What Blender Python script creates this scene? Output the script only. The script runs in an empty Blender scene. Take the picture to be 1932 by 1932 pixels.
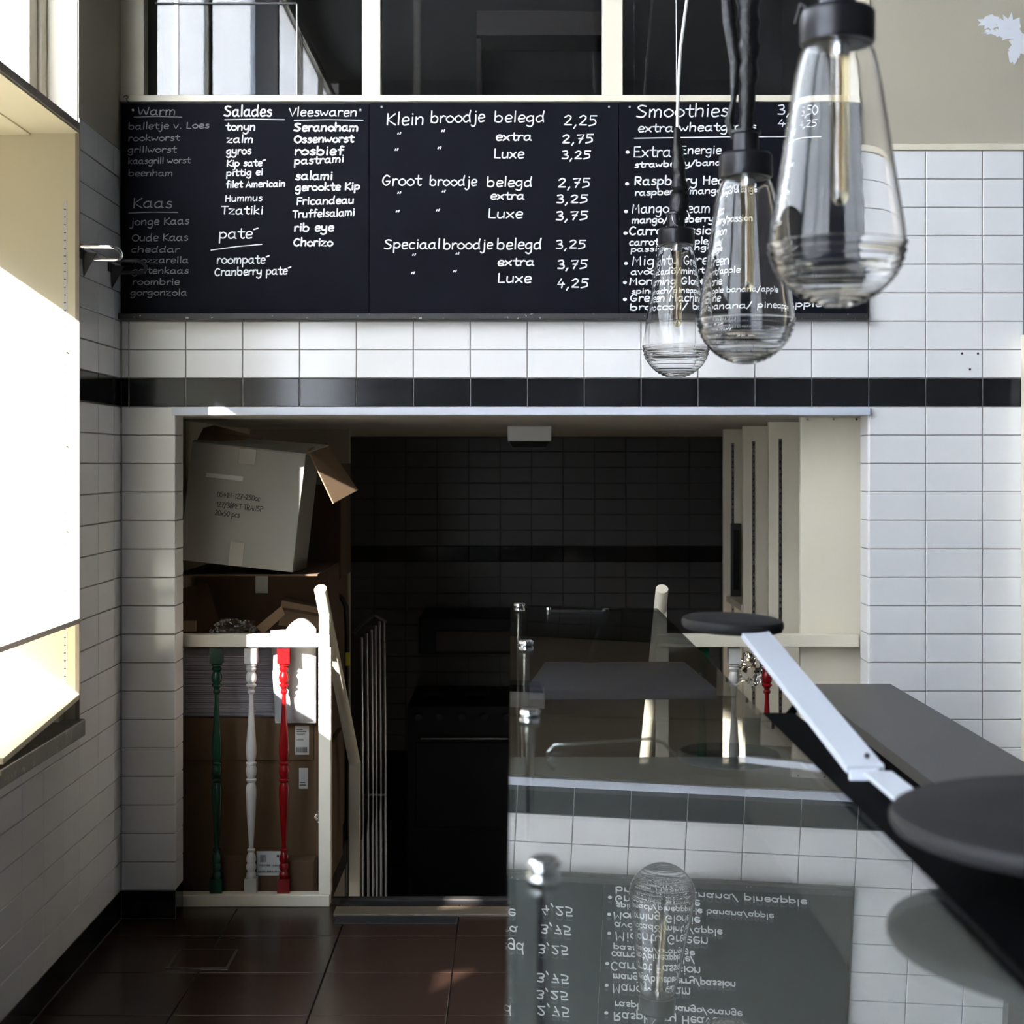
import bpy, math, random
from mathutils import Vector, Matrix, Euler
random.seed(7)
R = math.radians
SC = bpy.context.scene
COL = SC.collection

# ------------------------------------------------------------------ camera
F = 2907.0            # focal length in pixels of the 1932 px frame
VX, VY = 965.0, 874.0 # vanishing point of the depth axis
EYE = 1.601           # eye height
cam_d = bpy.data.cameras.new('camera'); cam = bpy.data.objects.new('camera', cam_d); COL.objects.link(cam)
cam.location = (0, 0, EYE); cam.rotation_euler = (R(90), 0, 0)
cam_d.sensor_width = 36; cam_d.lens = 36 * F / 1932
cam_d.shift_x = .0005; cam_d.shift_y = -(966 - VY) / 1932
cam_d.clip_start = .05; cam_d.clip_end = 100
cam_d.dof.use_dof = True; cam_d.dof.focus_distance = 5.2; cam_d.dof.aperture_fstop = 5.0
SC.camera = cam

# ------------------------------------------------------------------ light
SUN_DIR = Vector((1, 1.6, -.70)).normalized()
w = bpy.data.worlds.new('sky'); SC.world = w; w.use_nodes = True
nt = w.node_tree; nt.nodes.clear()
wo = nt.nodes.new('ShaderNodeOutputWorld'); bg = nt.nodes.new('ShaderNodeBackground')
tc = nt.nodes.new('ShaderNodeTexCoord'); sp = nt.nodes.new('ShaderNodeSeparateXYZ')
rp = nt.nodes.new('ShaderNodeValToRGB')
nt.links.new(tc.outputs['Generated'], sp.inputs[0]); nt.links.new(sp.outputs['Z'], rp.inputs[0])
# narrow street: facades opposite up to about 25 degrees, bright sky above
for el, (p_, c_) in zip((rp.color_ramp.elements[0], rp.color_ramp.elements[1]), ((.0, (.02, .019, .018)), (.40, (.028, .028, .029)))): el.position = p_; el.color = (*c_, 1)
for p_, c_ in ((.47, (.80, .89, 1)), (.85, (.60, .76, 1))):
    e = rp.color_ramp.elements.new(p_); e.color = (*c_, 1)
nt.links.new(rp.outputs[0], bg.inputs[0]); nt.links.new(bg.outputs[0], wo.inputs[0])
bg.inputs[1].default_value = 42.0
sun_d = bpy.data.lights.new('sun', 'SUN'); sun = bpy.data.objects.new('sun', sun_d); COL.objects.link(sun)
sun_d.energy = 55; sun_d.angle = R(.8); sun_d.color = (1, .965, .91)
sun.rotation_euler = SUN_DIR.to_track_quat('-Z', 'Y').to_euler()
def portal(name, loc, sx, sy, rot):
    d = bpy.data.lights.new(name, 'AREA'); d.shape = 'RECTANGLE'; d.size = sx; d.size_y = sy
    d.cycles.is_portal = True
    o = bpy.data.objects.new(name, d); COL.objects.link(o); o.location = loc; o.rotation_euler = rot
portal('window_portal', (-1.93, 3.4, 1.6), 1.75, 3.1, (0, R(-90), 0))
portal('added_window_portal', (-1.66, .0, 2.65), 3.9, 3.4, (0, R(-90), 0))  # sky sampling for the added, unseen window
portal('upper_window_portal', (-1.66, 3.35, 3.6), 1.9, 3.2, (0, R(-90), 0))
SC.view_settings.view_transform = 'Standard'; SC.view_settings.look = 'None'
SC.view_settings.gamma = 1; SC.view_settings.use_curve_mapping = False
SC.view_settings.exposure = -0.08
cy = SC.cycles
cy.max_bounces = 12; cy.transparent_max_bounces = 24; cy.transmission_bounces = 12; cy.diffuse_bounces = 5; cy.glossy_bounces = 5
cy.use_denoising = True; cy.caustics_reflective = False; cy.caustics_refractive = True
cy.sample_clamp_indirect = 60

# ------------------------------------------------------------------ materials
def mat(name, col, rough=.5, metal=0, spec=.5, var=.0, scale=8, bump=0, bscale=60, coat=0, stretch=None, spots=None):
    m = bpy.data.materials.new(name); m.use_nodes = True
    n = m.node_tree; b = n.nodes['Principled BSDF']
    b.inputs['Base Color'].default_value = (*col, 1); b.inputs['Roughness'].default_value = rough
    b.inputs['Metallic'].default_value = metal; b.inputs['Specular IOR Level'].default_value = spec
    b.inputs['Coat Weight'].default_value = coat
    t = n.nodes.new('ShaderNodeTexCoord'); mp = n.nodes.new('ShaderNodeMapping')
    n.links.new(t.outputs['Object'], mp.inputs[0])
    if stretch: mp.inputs['Scale'].default_value = stretch
    last = None
    if var:
        z = n.nodes.new('ShaderNodeTexNoise'); z.inputs['Scale'].default_value = scale; z.inputs['Detail'].default_value = 5
        n.links.new(mp.outputs[0], z.inputs[0])
        x = n.nodes.new('ShaderNodeMix'); x.data_type = 'RGBA'
        x.inputs[6].default_value = (*[max(0, c * (1 - var)) for c in col], 1)
        x.inputs[7].default_value = (*[min(1, c * (1 + var)) for c in col], 1)
        n.links.new(z.outputs['Fac'], x.inputs[0]); last = x.outputs[2]
    if spots:
        scol, ssc, thr = spots
        z2 = n.nodes.new('ShaderNodeTexNoise'); z2.inputs['Scale'].default_value = ssc; z2.inputs['Detail'].default_value = 8
        n.links.new(mp.outputs[0], z2.inputs[0])
        r2 = n.nodes.new('ShaderNodeValToRGB'); r2.color_ramp.elements[0].position = thr; r2.color_ramp.elements[1].position = thr + .05
        n.links.new(z2.outputs['Fac'], r2.inputs[0])
        x2 = n.nodes.new('ShaderNodeMix'); x2.data_type = 'RGBA'
        x2.inputs[6].default_value = (*col, 1)
        if last: n.links.new(last, x2.inputs[6])
        x2.inputs[7].default_value = (*scol, 1); n.links.new(r2.outputs[0], x2.inputs[0]); last = x2.outputs[2]
    if last: n.links.new(last, b.inputs['Base Color'])
    if bump:
        z = n.nodes.new('ShaderNodeTexNoise'); z.inputs['Scale'].default_value = bscale; z.inputs['Detail'].default_value = 4
        n.links.new(mp.outputs[0], z.inputs[0])
        bp = n.nodes.new('ShaderNodeBump'); bp.inputs['Strength'].default_value = bump; bp.inputs['Distance'].default_value = .004
        n.links.new(z.outputs['Fac'], bp.inputs['Height']); n.links.new(bp.outputs[0], b.inputs['Normal'])
    return m

def flat_glass(name, f0, tint=(1, 1, 1), rough=0):
    """flat pane: clear straight through, reflection rising towards grazing angles"""
    m = bpy.data.materials.new(name); m.use_nodes = True; n = m.node_tree; n.nodes.clear()
    out = n.nodes.new('ShaderNodeOutputMaterial'); mx = n.nodes.new('ShaderNodeMixShader')
    tr = n.nodes.new('ShaderNodeBsdfTransparent'); tr.inputs[0].default_value = (*tint, 1)
    gl = n.nodes.new('ShaderNodeBsdfGlossy'); gl.inputs['Roughness'].default_value = rough
    g = n.nodes.new('ShaderNodeNewGeometry'); d = n.nodes.new('ShaderNodeVectorMath'); d.operation = 'DOT_PRODUCT'
    n.links.new(g.outputs['Normal'], d.inputs[0]); n.links.new(g.outputs['Incoming'], d.inputs[1])
    def M(op, a, b=None):
        q = n.nodes.new('ShaderNodeMath'); q.operation = op
        for i, v in enumerate((a, b)):
            if v is None: continue
            if isinstance(v, (int, float)): q.inputs[i].default_value = v
            else: n.links.new(v, q.inputs[i])
        return q.outputs[0]
    c = M('ABSOLUTE', d.outputs['Value']); k = M('POWER', M('SUBTRACT', 1.0, c), 5.0)
    fr = M('ADD', M('MULTIPLY', k, 1 - f0), f0)
    n.links.new(fr, mx.inputs[0]); n.links.new(tr.outputs[0], mx.inputs[1]); n.links.new(gl.outputs[0], mx.inputs[2])
    n.links.new(mx.outputs[0], out.inputs[0]); return m

def clear_glass(name, ior=1.45, col=(1, 1, 1), rough=0):
    m = bpy.data.materials.new(name); m.use_nodes = True; n = m.node_tree; n.nodes.clear()
    out = n.nodes.new('ShaderNodeOutputMaterial'); g = n.nodes.new('ShaderNodeBsdfGlass')
    g.inputs['IOR'].default_value = ior; g.inputs['Roughness'].default_value = rough; g.inputs['Color'].default_value = (*col, 1)
    n.links.new(g.outputs[0], out.inputs[0]); return m

def frosted(name, rough=.55, clear=.65):
    m = bpy.data.materials.new(name); m.use_nodes = True; n = m.node_tree; n.nodes.clear()
    out = n.nodes.new('ShaderNodeOutputMaterial')
    tl = n.nodes.new('ShaderNodeBsdfTranslucent'); 
    t = n.nodes.new('ShaderNodeTexCoord'); z = n.nodes.new('ShaderNodeTexNoise'); z.inputs['Scale'].default_value = 75; z.inputs['Detail'].default_value = 2
    n.links.new(t.outputs['Object'], z.inputs[0])
    r = n.nodes.new('ShaderNodeValToRGB'); r.color_ramp.elements[0].position = .42; r.color_ramp.elements[1].position = .58
    r.color_ramp.elements[0].color = (.62, .65, .68, 1); r.color_ramp.elements[1].color = (.98, .99, 1, 1)
    n.links.new(z.outputs['Fac'], r.inputs[0]); n.links.new(r.outputs[0], tl.inputs[0])
    gl = n.nodes.new('ShaderNodeBsdfGlass'); gl.inputs['Roughness'].default_value = rough; gl.inputs['IOR'].default_value = 1.3
    mx = n.nodes.new('ShaderNodeMixShader'); mx.inputs[0].default_value = clear
    n.links.new(tl.outputs[0], mx.inputs[1]); n.links.new(gl.outputs[0], mx.inputs[2]); n.links.new(mx.outputs[0], out.inputs[0]); return m

M = {}
M['tile'] = mat('white_glazed_tile', (.80, .80, .81), .12, spec=.5, var=.035, scale=5, bump=.03, bscale=9)
M['black_tile'] = mat('black_glazed_tile', (.008, .008, .010), .12, spec=.45, bump=.03, bscale=9)
M['grout'] = mat('grey_grout', (.30, .29, .28), .9, var=.2, scale=20)
M['grout_light'] = mat('pale_grout', (.62, .61, .59), .9, var=.1, scale=20)
M['cream'] = mat('cream_paint', (.74, .68, .55), .38, var=.03, scale=4, bump=.05, bscale=14)
M['cream_plaster'] = mat('cream_plaster', (.44, .40, .315), .75, var=.05, scale=3, bump=.12, bscale=40)
M['jamb'] = mat('cream_lacquered_board', (.60, .545, .41), .35, var=.02, scale=3)
M['white_wood'] = mat('white_painted_wood', (.56, .55, .52), .35, var=.03, scale=6)
M['red'] = mat('red_gloss_paint', (.17, .003, .004), .2, spec=.35)
M['green'] = mat('green_gloss_paint', (.004, .045, .02), .2, spec=.5)
M['floor'] = mat('brown_floor_tile', (.024, .013, .009), .26, spec=.2, var=.25, scale=7, bump=.03, bscale=30)
M['floor_grout'] = mat('dark_floor_grout', (.02, .016, .014), .9)
M['board'] = mat('chalkboard_black', (.007, .0075, .0115), .7, spec=.04, var=.3, scale=6)
M['chalk'] = mat('chalk_marker_white', (.86, .87, .88), .8, var=.05, scale=90)
M['chalk_grey'] = mat('chalk_marker_grey', (.20, .20, .205), .85, var=.45, scale=60)  # greyer, darker chalk for the left column of the first board
M['board_ledge'] = mat('black_ledge', (.025, .023, .025), .5, spots=((.32, .31, .30), 70, .66))
M['trim'] = mat('pale_blue_grey_trim', (.60, .64, .74), .28, var=.03, scale=5)
M['soffit'] = mat('soffit_paint', (.42, .40, .36), .7, var=.05, scale=3)
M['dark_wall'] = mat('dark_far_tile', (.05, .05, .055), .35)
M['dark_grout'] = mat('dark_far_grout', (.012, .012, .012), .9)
M['card'] = mat('brown_cardboard', (.095, .054, .023), .8, var=.15, scale=5, stretch=(6, 1, 1))
M['card_dark'] = mat('aged_brown_cardboard', (.075, .040, .018), .85, var=.15, scale=6, stretch=(5, 1, 1))
M['card_white'] = mat('white_coated_cardboard', (.27, .26, .235), .6, var=.05, scale=4)
M['card_inner'] = mat('raw_card_inside', (.22, .14, .08), .85, var=.1, scale=8)
M['ink'] = mat('black_print', (.03, .03, .03), .8)
M['tape'] = mat('packing_tape', (.20, .17, .13), .25)
M['label'] = mat('white_label', (.5, .5, .49), .6)
M['paper'] = mat('white_sheet', (.30, .29, .32), .5, var=.05, scale=12)
M['plastic'] = mat('milky_plastic', (.30, .30, .31), .3, spec=.4, bump=.5, bscale=24)
M['sill'] = mat('grey_marble', (.16, .155, .15), .35, var=.4, scale=18, spots=((.30, .29, .28), 34, .6))
M['shelf_edge'] = mat('grey_brown_shelf', (.24, .205, .17), .4)
M['steel'] = mat('brushed_steel', (.62, .63, .66), .25, metal=1, bump=.05, bscale=40, stretch=(1, 12, 1))
M['chrome'] = mat('chrome', (.85, .86, .88), .08, metal=1)
M['tube'] = mat('dull_chrome_tube', (.45, .46, .5), .25, metal=1)
M['black'] = mat('black_plastic', (.012, .012, .014), .4)
M['black_gloss'] = mat('shiny_black_wrap', (.004, .004, .005), .4, spec=.3, bump=1.0, bscale=60)
M['socket'] = mat('gunmetal_socket', (.014, .014, .017), .32, metal=.5)
M['cable'] = mat('white_cable', (.60, .60, .57), .4)
M['arm'] = mat('white_lacquered_steel', (.46, .49, .55), .35, var=.02)
M['disc'] = mat('black_leathered_disc', (.011, .0105, .0115), .6, spec=.18, var=.15, scale=8, bump=.08, bscale=50)
M['ledge'] = mat('dark_grey_laminate', (.050, .049, .049), .45, var=.12, scale=4, bump=.03, bscale=70)
M['cab'] = mat('dark_brown_cabinet', (.016, .011, .009), .6, var=.2, scale=6)
M['rail_black'] = mat('black_painted_rail', (.0012, .0012, .0015), .75, spec=.03)
M['case_floor'] = mat('grey_case_floor', (.10, .098, .09), .45, var=.08, scale=3)
M['tray'] = mat('blue_grey_tray', (.16, .16, .20), .4, var=.05)
M['stove'] = mat('dark_enamel', (.004, .004, .005), .45, spec=.2)
M['yellow'] = mat('yellow_tag', (.65, .55, .04), .5)
M['lamp_diff'] = mat('opal_lamp_cover', (.66, .66, .66), .4)
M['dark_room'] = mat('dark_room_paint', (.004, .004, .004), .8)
M['shop_paint'] = mat('shop_wall_paint', (.03, .03, .03), .8, var=.05)
M['ceiling'] = mat('ceiling_paint', (.06, .058, .055), .85, var=.05)
M['filament'] = mat('amber_filament', (.30, .19, .09), .5)
M['peel'] = mat('bare_white_plaster', (.74, .76, .82), .85, var=.05)
M['pane'] = flat_glass('window_pane', .05)
M['top_glass'] = flat_glass('counter_top_glass', .34, tint=(.93, .95, .94))
M['clear_face'] = flat_glass('glass_edge', .01, tint=(.97, .985, .98))
M['case_glass'] = flat_glass('case_side_glass', .05, tint=(.90, .93, .91))
M['bulb'] = flat_glass('amber_bulb_glass', .10, tint=(.93, .88, .72))
M['glass'] = clear_glass('blown_glass', 1.27)
M['frost'] = frosted('frosted_window_glass', .45, .3)
M['frost_added'] = frosted('added_window_glass', .36, .1)  # panes of the added window, scattering more light into the room

# ------------------------------------------------------------------ mesh building
ORG = {}
def org(o): return ORG.get(o.name, Vector((0, 0, 0))) if o else Vector((0, 0, 0))
class MB:
    def __init__(s): s.v = []; s.f = []
    def add(s, vs, fs):
        k = len(s.v); s.v += [Vector(v) for v in vs]; s.f += [tuple(i + k for i in f) for f in fs]; return s
    def box(s, x0, x1, y0, y1, z0, z1):
        vs = [(x, y, z) for x in (x0, x1) for y in (y0, y1) for z in (z0, z1)]
        return s.add(vs, [(0, 1, 3, 2), (4, 6, 7, 5), (0, 4, 5, 1), (2, 3, 7, 6), (0, 2, 6, 4), (1, 5, 7, 3)])
    def prism(s, poly, d):
        """poly: coplanar points, extruded by vector d"""
        n = len(poly); d = Vector(d); vs = [Vector(p) for p in poly] + [Vector(p) + d for p in poly]
        return s.add(vs, [tuple(range(n))[::-1], tuple(range(n, 2 * n))] + [(i, (i + 1) % n, n + (i + 1) % n, n + i) for i in range(n)])
    def tube(s, path, r, n=10, cap=True):
        path = [Vector(p) for p in path]; rs = r if isinstance(r, (list, tuple)) else [r] * len(path)
        k = len(s.v); up = None; rings = []
        for i, p in enumerate(path):
            t = (path[min(i + 1, len(path) - 1)] - path[max(i - 1, 0)]).normalized()
            if up is None: up = t.orthogonal().normalized()
            up = (up - t * up.dot(t)).normalized(); b = t.cross(up)
            rings.append([p + (up * math.cos(a) + b * math.sin(a)) * rs[i] for a in [2 * math.pi * j / n for j in range(n)]])
        vs = [q for ring in rings for q in ring]; fs = []
        for i in range(len(path) - 1):
            for j in range(n):
                fs.append((i * n + j, i * n + (j + 1) % n, (i + 1) * n + (j + 1) % n, (i + 1) * n + j))
        if cap: fs += [tuple(range(n))[::-1], tuple((len(path) - 1) * n + j for j in range(n))]
        return s.add(vs, fs)
    def lathe(s, prof, c, n=24, closed=False):
        """prof: (r, z) pairs around the vertical axis through c"""
        vs = []; fs = []
        for r, z in prof:
            for j in range(n):
                a = 2 * math.pi * (j + .5) / n; vs.append((c[0] + r * math.cos(a), c[1] + r * math.sin(a), c[2] + z))
        m = len(prof)
        for i in range(m if closed else m - 1):
            for j in range(n):
                i2 = (i + 1) % m
                fs.append((i * n + j, i * n + (j + 1) % n, i2 * n + (j + 1) % n, i2 * n + j))
        if not closed: fs += [tuple(range(n))[::-1], tuple((m - 1) * n + j for j in range(n))]
        return s.add(vs, fs)
    def xform(s, mtx): s.v = [mtx @ v for v in s.v]; return s
    def build(s, name, m, parent=None, smooth=False, bev=0, kind=None, local=False):
        me = bpy.data.meshes.new(name); o_ = Vector((0, 0, 0)) if local else org(parent)
        me.from_pydata([v - o_ for v in s.v], [], s.f); me.materials.append(M[m] if isinstance(m, str) else m)
        me.validate(); me.update()
        import bmesh
        bm = bmesh.new(); bm.from_mesh(me); bmesh.ops.recalc_face_normals(bm, faces=bm.faces); bm.to_mesh(me); bm.free()
        if smooth:
            me.shade_smooth(); me.set_sharp_from_angle(angle=R(38))
        o = bpy.data.objects.new(name, me); COL.objects.link(o)
        if parent: o.parent = parent; ORG[o.name] = org(parent)
        else: ORG[o.name] = Vector((0, 0, 0))
        if bev:
            b = o.modifiers.new('bevel', 'BEVEL'); b.width = bev; b.segments = 2; b.limit_method = 'ANGLE'
        if kind: o['kind'] = kind
        return o
def tag(o, label=None, cat=None, group=None, kind=None):
    if label: o['label'] = label
    if cat: o['category'] = cat
    if group: o['group'] = group
    if kind: o['kind'] = kind
    return o
def thing(name, loc, label, cat, group=None, rot=(0, 0, 0)):
    o = bpy.data.objects.new(name, None); COL.objects.link(o); o.location = loc; o.rotation_euler = rot
    o.empty_display_size = .05; ORG[o.name] = Vector(loc); return tag(o, label, cat, group)
def copy_tree(o, parent=None):
    c = o.copy(); COL.objects.link(c)
    if parent: c.parent = parent
    ORG[c.name] = ORG.get(o.name, Vector((0, 0, 0)))
    for ch in list(o.children): copy_tree(ch, c)
    return c
def at(px, py, s): return Vector(((px - VX) / s, F / s, EYE - (py - VY) / s))   # a point of the photo at scale s px per metre
def struct(o): o['kind'] = 'structure'; return o

# ------------------------------------------------------------------ tiles
D = 5.413        # depth of the tiled back wall's face
TT = .006        # how far tiles stand proud of the joints
G = .0032
_tm = {}
def tile_mesh(w, h, m, ch=.0016, t=TT):
    k = (round(w, 4), round(h, 4), m, t)
    if k not in _tm:
        a, b = w / 2, h / 2; c = ch
        vs = [(-a, 0, -b), (a, 0, -b), (a, 0, b), (-a, 0, b), (-a, -t + c, -b), (a, -t + c, -b), (a, -t + c, b), (-a, -t + c, b),
              (-a + c, -t, -b + c), (a - c, -t, -b + c), (a - c, -t, b - c), (-a + c, -t, b - c)]
        fs = [(8, 9, 10, 11)]
        for i in range(4):
            j = (i + 1) % 4; fs += [(i, j, 4 + j, 4 + i), (4 + i, 4 + j, 8 + j, 8 + i)]
        me = bpy.data.meshes.new('tile'); me.from_pydata(vs, [], fs); me.materials.append(M[m]); me.update(); _tm[k] = me
    return _tm[k]
def tile(parent, x0, x1, z0, z1, pos, face, m='tile', g=G, name='tile', t=TT, wob=.15):
    """x0..x1 runs along the wall; face: 'back' (towards the camera), 'left' (faces +X), 'right' (faces -X), 'floor'"""
    w, h = x1 - x0 - g, z1 - z0 - g
    if w < .012 or h < .012: return
    o = bpy.data.objects.new(name, tile_mesh(w, h, m, t=t)); COL.objects.link(o); o.parent = parent
    c, zc = (x0 + x1) / 2, (z0 + z1) / 2
    j = lambda: R(random.uniform(-wob, wob))
    if face == 'back': o.location = (c, pos, zc); o.rotation_euler = (j(), 0, j())
    elif face == 'left': o.location = (pos, c, zc); o.rotation_euler = (j(), 0, R(90) + j())
    elif face == 'right': o.location = (pos, c, zc); o.rotation_euler = (j(), 0, R(-90) + j())
    elif face == 'floor': o.location = (c, zc, pos); o.rotation_euler = (R(-90) + j(), j(), 0)
    return o

# ================================================================== SETTING
# floor
fl = struct(MB().box(-1.40, 2.0, -1.6, D + .12, -.06, -TT).build('floor', 'floor_grout'))
xs = [-1.372] + [-.986 + .4 * i for i in range(8)] + [1.95]
ys = [5.217 - .375 * k for k in range(-1, 18)]
for yi in range(len(ys) - 1):
    for xi in range(len(xs) - 1):
        tile(fl, xs[xi], xs[xi + 1], ys[yi + 1], ys[yi], -TT, 'floor', 'floor', g=.004, name='floor_tile', wob=.08)
# tile piece on landing behind the last full row
# ceiling
struct(MB().box(-1.7, 2.1, -1.7, 8.0, 4.7, 4.8).build('ceiling', 'ceiling'))

GX0 = -1.3445
cols = [-1.372] + [GX0 + .2 * i for i in range(14)]      # joints of the back wall, up to 1.2555
# back wall
wb = MB()
yb = D + TT
wb.box(-1.378, -1.18 - TT, yb, D + .125, 0, 1.8)          # left pier
wb.box(-1.378, 1.26, yb, D + .12, 1.8, 2.875)             # above the opening
wb.box(1.2533 + TT, 2.0, yb, D + .125, 0, 1.8)            # right pier
wb.box(1.26, 2.0, yb, D + .12, 1.8, 4.7)
wback = struct(wb.build('wall_back', 'grout'))
for r in range(1, 18):
    tile(wback, -1.372, -1.18, .1 * r, .1 * r + .1, yb, 'back')
    tile(wback, D + TT, D + .125, .1 * r, .1 * r + .1, -1.18 - TT, 'left')
    tile(wback, D + TT, D + .125, .1 * r, .1 * r + .1, 1.2533 + TT, 'right')
gl_ = MB().box(-1.372, 1.79, yb - .0008, yb + .0005, 1.802, 1.898).build('pale_joint', 'grout_light', wback)
for r, m in ((18, 'black_tile'), (19, 'tile'), (20, 'tile')):
    for i in range(len(cols) - 1):
        tile(wback, cols[i], cols[i + 1], .1 * r, .1 * r + .1, yb, 'back', m)
cr = [1.2555, 1.4555, 1.6555, 1.80]
for r in range(1, 27):
    m = 'black_tile' if r == 18 else 'tile'
    for i in range(3):
        tile(wback, cr[i], cr[i + 1], .1 * r, .1 * r + .1, yb, 'back', m)
MB().box(1.2533, 1.81, D - .012, yb, 2.7, 2.722).build('cap_strip', 'cream', wback, bev=.002)
# bare spots where the paint has flaked off
pk = random.Random(5)
fk = [0]
def flake(cx, cz, rx, rz, n=18):
    fk[0] += .0004
    pts = []
    for i in range(n):
        a = 2 * math.pi * i / n; q = .55 + .45 * pk.random() if i % 2 else .9 + .35 * pk.random()
        pts.append((cx + rx * math.cos(a) * q, yb - .0014 - fk[0], cz + rz * math.sin(a) * q))
    return MB().prism(pts, (0, .0013 + fk[0], 0)).build('flaked_patch', 'peel', wback)
MB().box(1.262, 2.0, yb - .001, yb + .001, 2.722, 4.7).build('plaster', 'cream_plaster', wback)
for px, py, rx, ry in ((1868, 42, 20, 14), (1905, 50, 22, 24), (1920, 84, 18, 26), (1888, 62, 14, 9), (1912, 104, 9, 17), (1872, 60, 17, 5), (1896, 46, 16, 12)):
    p = at(px, py, 537); flake(p.x, p.z, rx / 537, ry / 537)
hl = MB()
for px, py in ((1815, 667), (1845, 667), (1830, 697)):
    p = at(px, py, 537); hm = MB().tube([(p.x, D - .001, p.z), (p.x, D + .004, p.z)], .0042, 10).build('screw_hole', 'black', wback)
# black skirting course
bb = struct(MB().box(-1.372, -1.18, D + .004, D + .006, 0, .1).build('baseboard_back', 'grout'))
tile(bb, -1.372, -1.18, .0, .1, yb, 'back', 'black_tile'); tile(bb, D + TT, D + .125, 0, .1, -1.18 - TT, 'left', 'black_tile')
for i in range(3): tile(bb, cr[i], cr[i + 1], 0, .1, yb, 'back', 'black_tile')

# left wall
XL = -1.372; JY = 4.894
wl = MB()
wl.box(-1.62, XL - TT, JY, D + .12, 0, 4.7)
wl.box(-1.62, XL - TT, -1.6, JY, 0, .734)
wl.box(-1.92, -1.62, -1.6, JY + .2, -.05, .734)
wl.box(-1.95, XL - TT, 1.72, 1.93, .734, 2.655); wl.box(-1.62, XL - TT, 1.72, 1.80, 2.655, 4.7)
wleft = struct(wl.build('wall_left', 'grout'))
ly = [D - .2 * .47] + []
yj = [D, 5.318, 5.118, JY]
for r in range(1, 27):
    m = 'black_tile' if r == 18 else 'tile'
    for i in range(3): tile(wleft, yj[i + 1], yj[i], .1 * r, .1 * r + .1, XL - TT, 'left', m)
for r in range(1, 8):
    z1 = min(.1 * r + .1, .734)
    y = JY
    tile(wleft, 4.718, JY, .1 * r, z1, XL - TT, 'left')
    for k in range(9): tile(wleft, 4.718 - .2 * (k + 1), 4.718 - .2 * k, .1 * r, z1, XL - TT, 'left')
MB().box(XL - TT, XL - .002, JY, D, 2.70, 4.7).build('plaster', 'cream_plaster', wleft)

bl = struct(MB().box(XL - .003, XL - .002, 2.9, D, 0, .1).build('baseboard_left', 'grout'))
for i in range(3): tile(bl, yj[i + 1], yj[i], 0, .1, XL - TT, 'left', 'black_tile')
tile(bl, 4.718, JY, 0, .1, XL - TT, 'left', 'black_tile')
for k in range(9): tile(bl, 4.718 - .2 * (k + 1), 4.718 - .2 * k, 0, .1, XL - TT, 'left', 'black_tile')

# right wall, rear wall behind the camera (with the shop's front window)
struct(MB().box(1.81, 2.0, -1.6, D - .02, 0, 4.7).build('wall_right', 'shop_paint'))
struct(MB().box(-1.4, 2.0, -1.7, -1.6, 0, 4.7).build('wall_rear', 'shop_paint'))
# cream frame on the right edge of the photo
struct(MB().box(1.788, 1.80, D - .10, D - .004, 0, 2.05).build('trim_1', 'cream', bev=.003))

# ---- window recess on the left
JX = -1.90
jm = MB().box(JX, XL - .0075, JY - .001, JY + .018, .788, 2.65)
win1 = thing('window_1', (-1.62, 4.0, .788), None, None); win1['kind'] = 'structure'; 
jamb = MB().box(JX, XL - .006, JY - .004, JY + .02, .788, 2.65).build('jamb', 'jamb', win1)
MB().box(XL - .012, XL + .001, JY - .006, JY + .003, .788, 2.655).build('jamb_edge', 'shelf_edge', win1)
MB().box(JX, XL - .006, 1.93, 1.95, .788, 2.65).build('jamb', 'jamb', win1)
st = MB()
# perforated metal strip let into the jamb
sx = (120.5 - VX) / 596
z = .90
MB().box(sx - .0065, sx + .0065, JY - .0052, JY - .003, .886, 2.435).build('shelf_strip', 'white_wood', win1)
sl = MB(); z = .90
while z < 2.43: sl.box(sx - .0028, sx + .0028, JY - .0058, JY - .005, z - .0016, z + .0016); z += .0247
sl.build('strip_slots', 'ink', win1, kind='stuff')
cl_ = MB()
for py in (664, 842, 1003):
    p = at(121, py, 596); cl_.box(p.x - .001, p.x + .007, JY - .012, JY - .004, p.z - .0015, p.z + .0015).box(p.x + .004, p.x + .006, JY - .014, JY - .004, p.z - .003, p.z + .003)
cl_.build('shelf_clip', 'tube', win1)
# transom board and outer frame head
MB().box(JX, XL + .001, 1.8, JY + .001, 2.655, 2.682).build('transom_board', 'shelf_edge', win1, bev=.002)
MB().box(JX, XL - .002, 1.93, JY + .001, 2.648, 2.656).build('transom_underside', 'jamb', win1)
MB().box(JX, -1.526, 1.93, JY - .004, 2.643, 2.648).build('transom_lining', 'jamb', win1)
MB().box(JX, JX + .05, 1.9, JY + .05, 2.415, 2.66).build('window_head', 'cream', win1)
MB().box(JX, JX + .05, 1.9, JY + .05, .73, .83).build('window_sill_frame', 'cream', win1)
MB().box(JX + .02, JX + .024, 1.93, JY, .83, 2.415).build('glass_pane', 'pane', win1)
# marble sill
struct(MB().box(-1.90, -1.356, 1.9, JY + .012, .734, .788).build('window_1_sill', 'sill', bev=.004))
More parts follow.
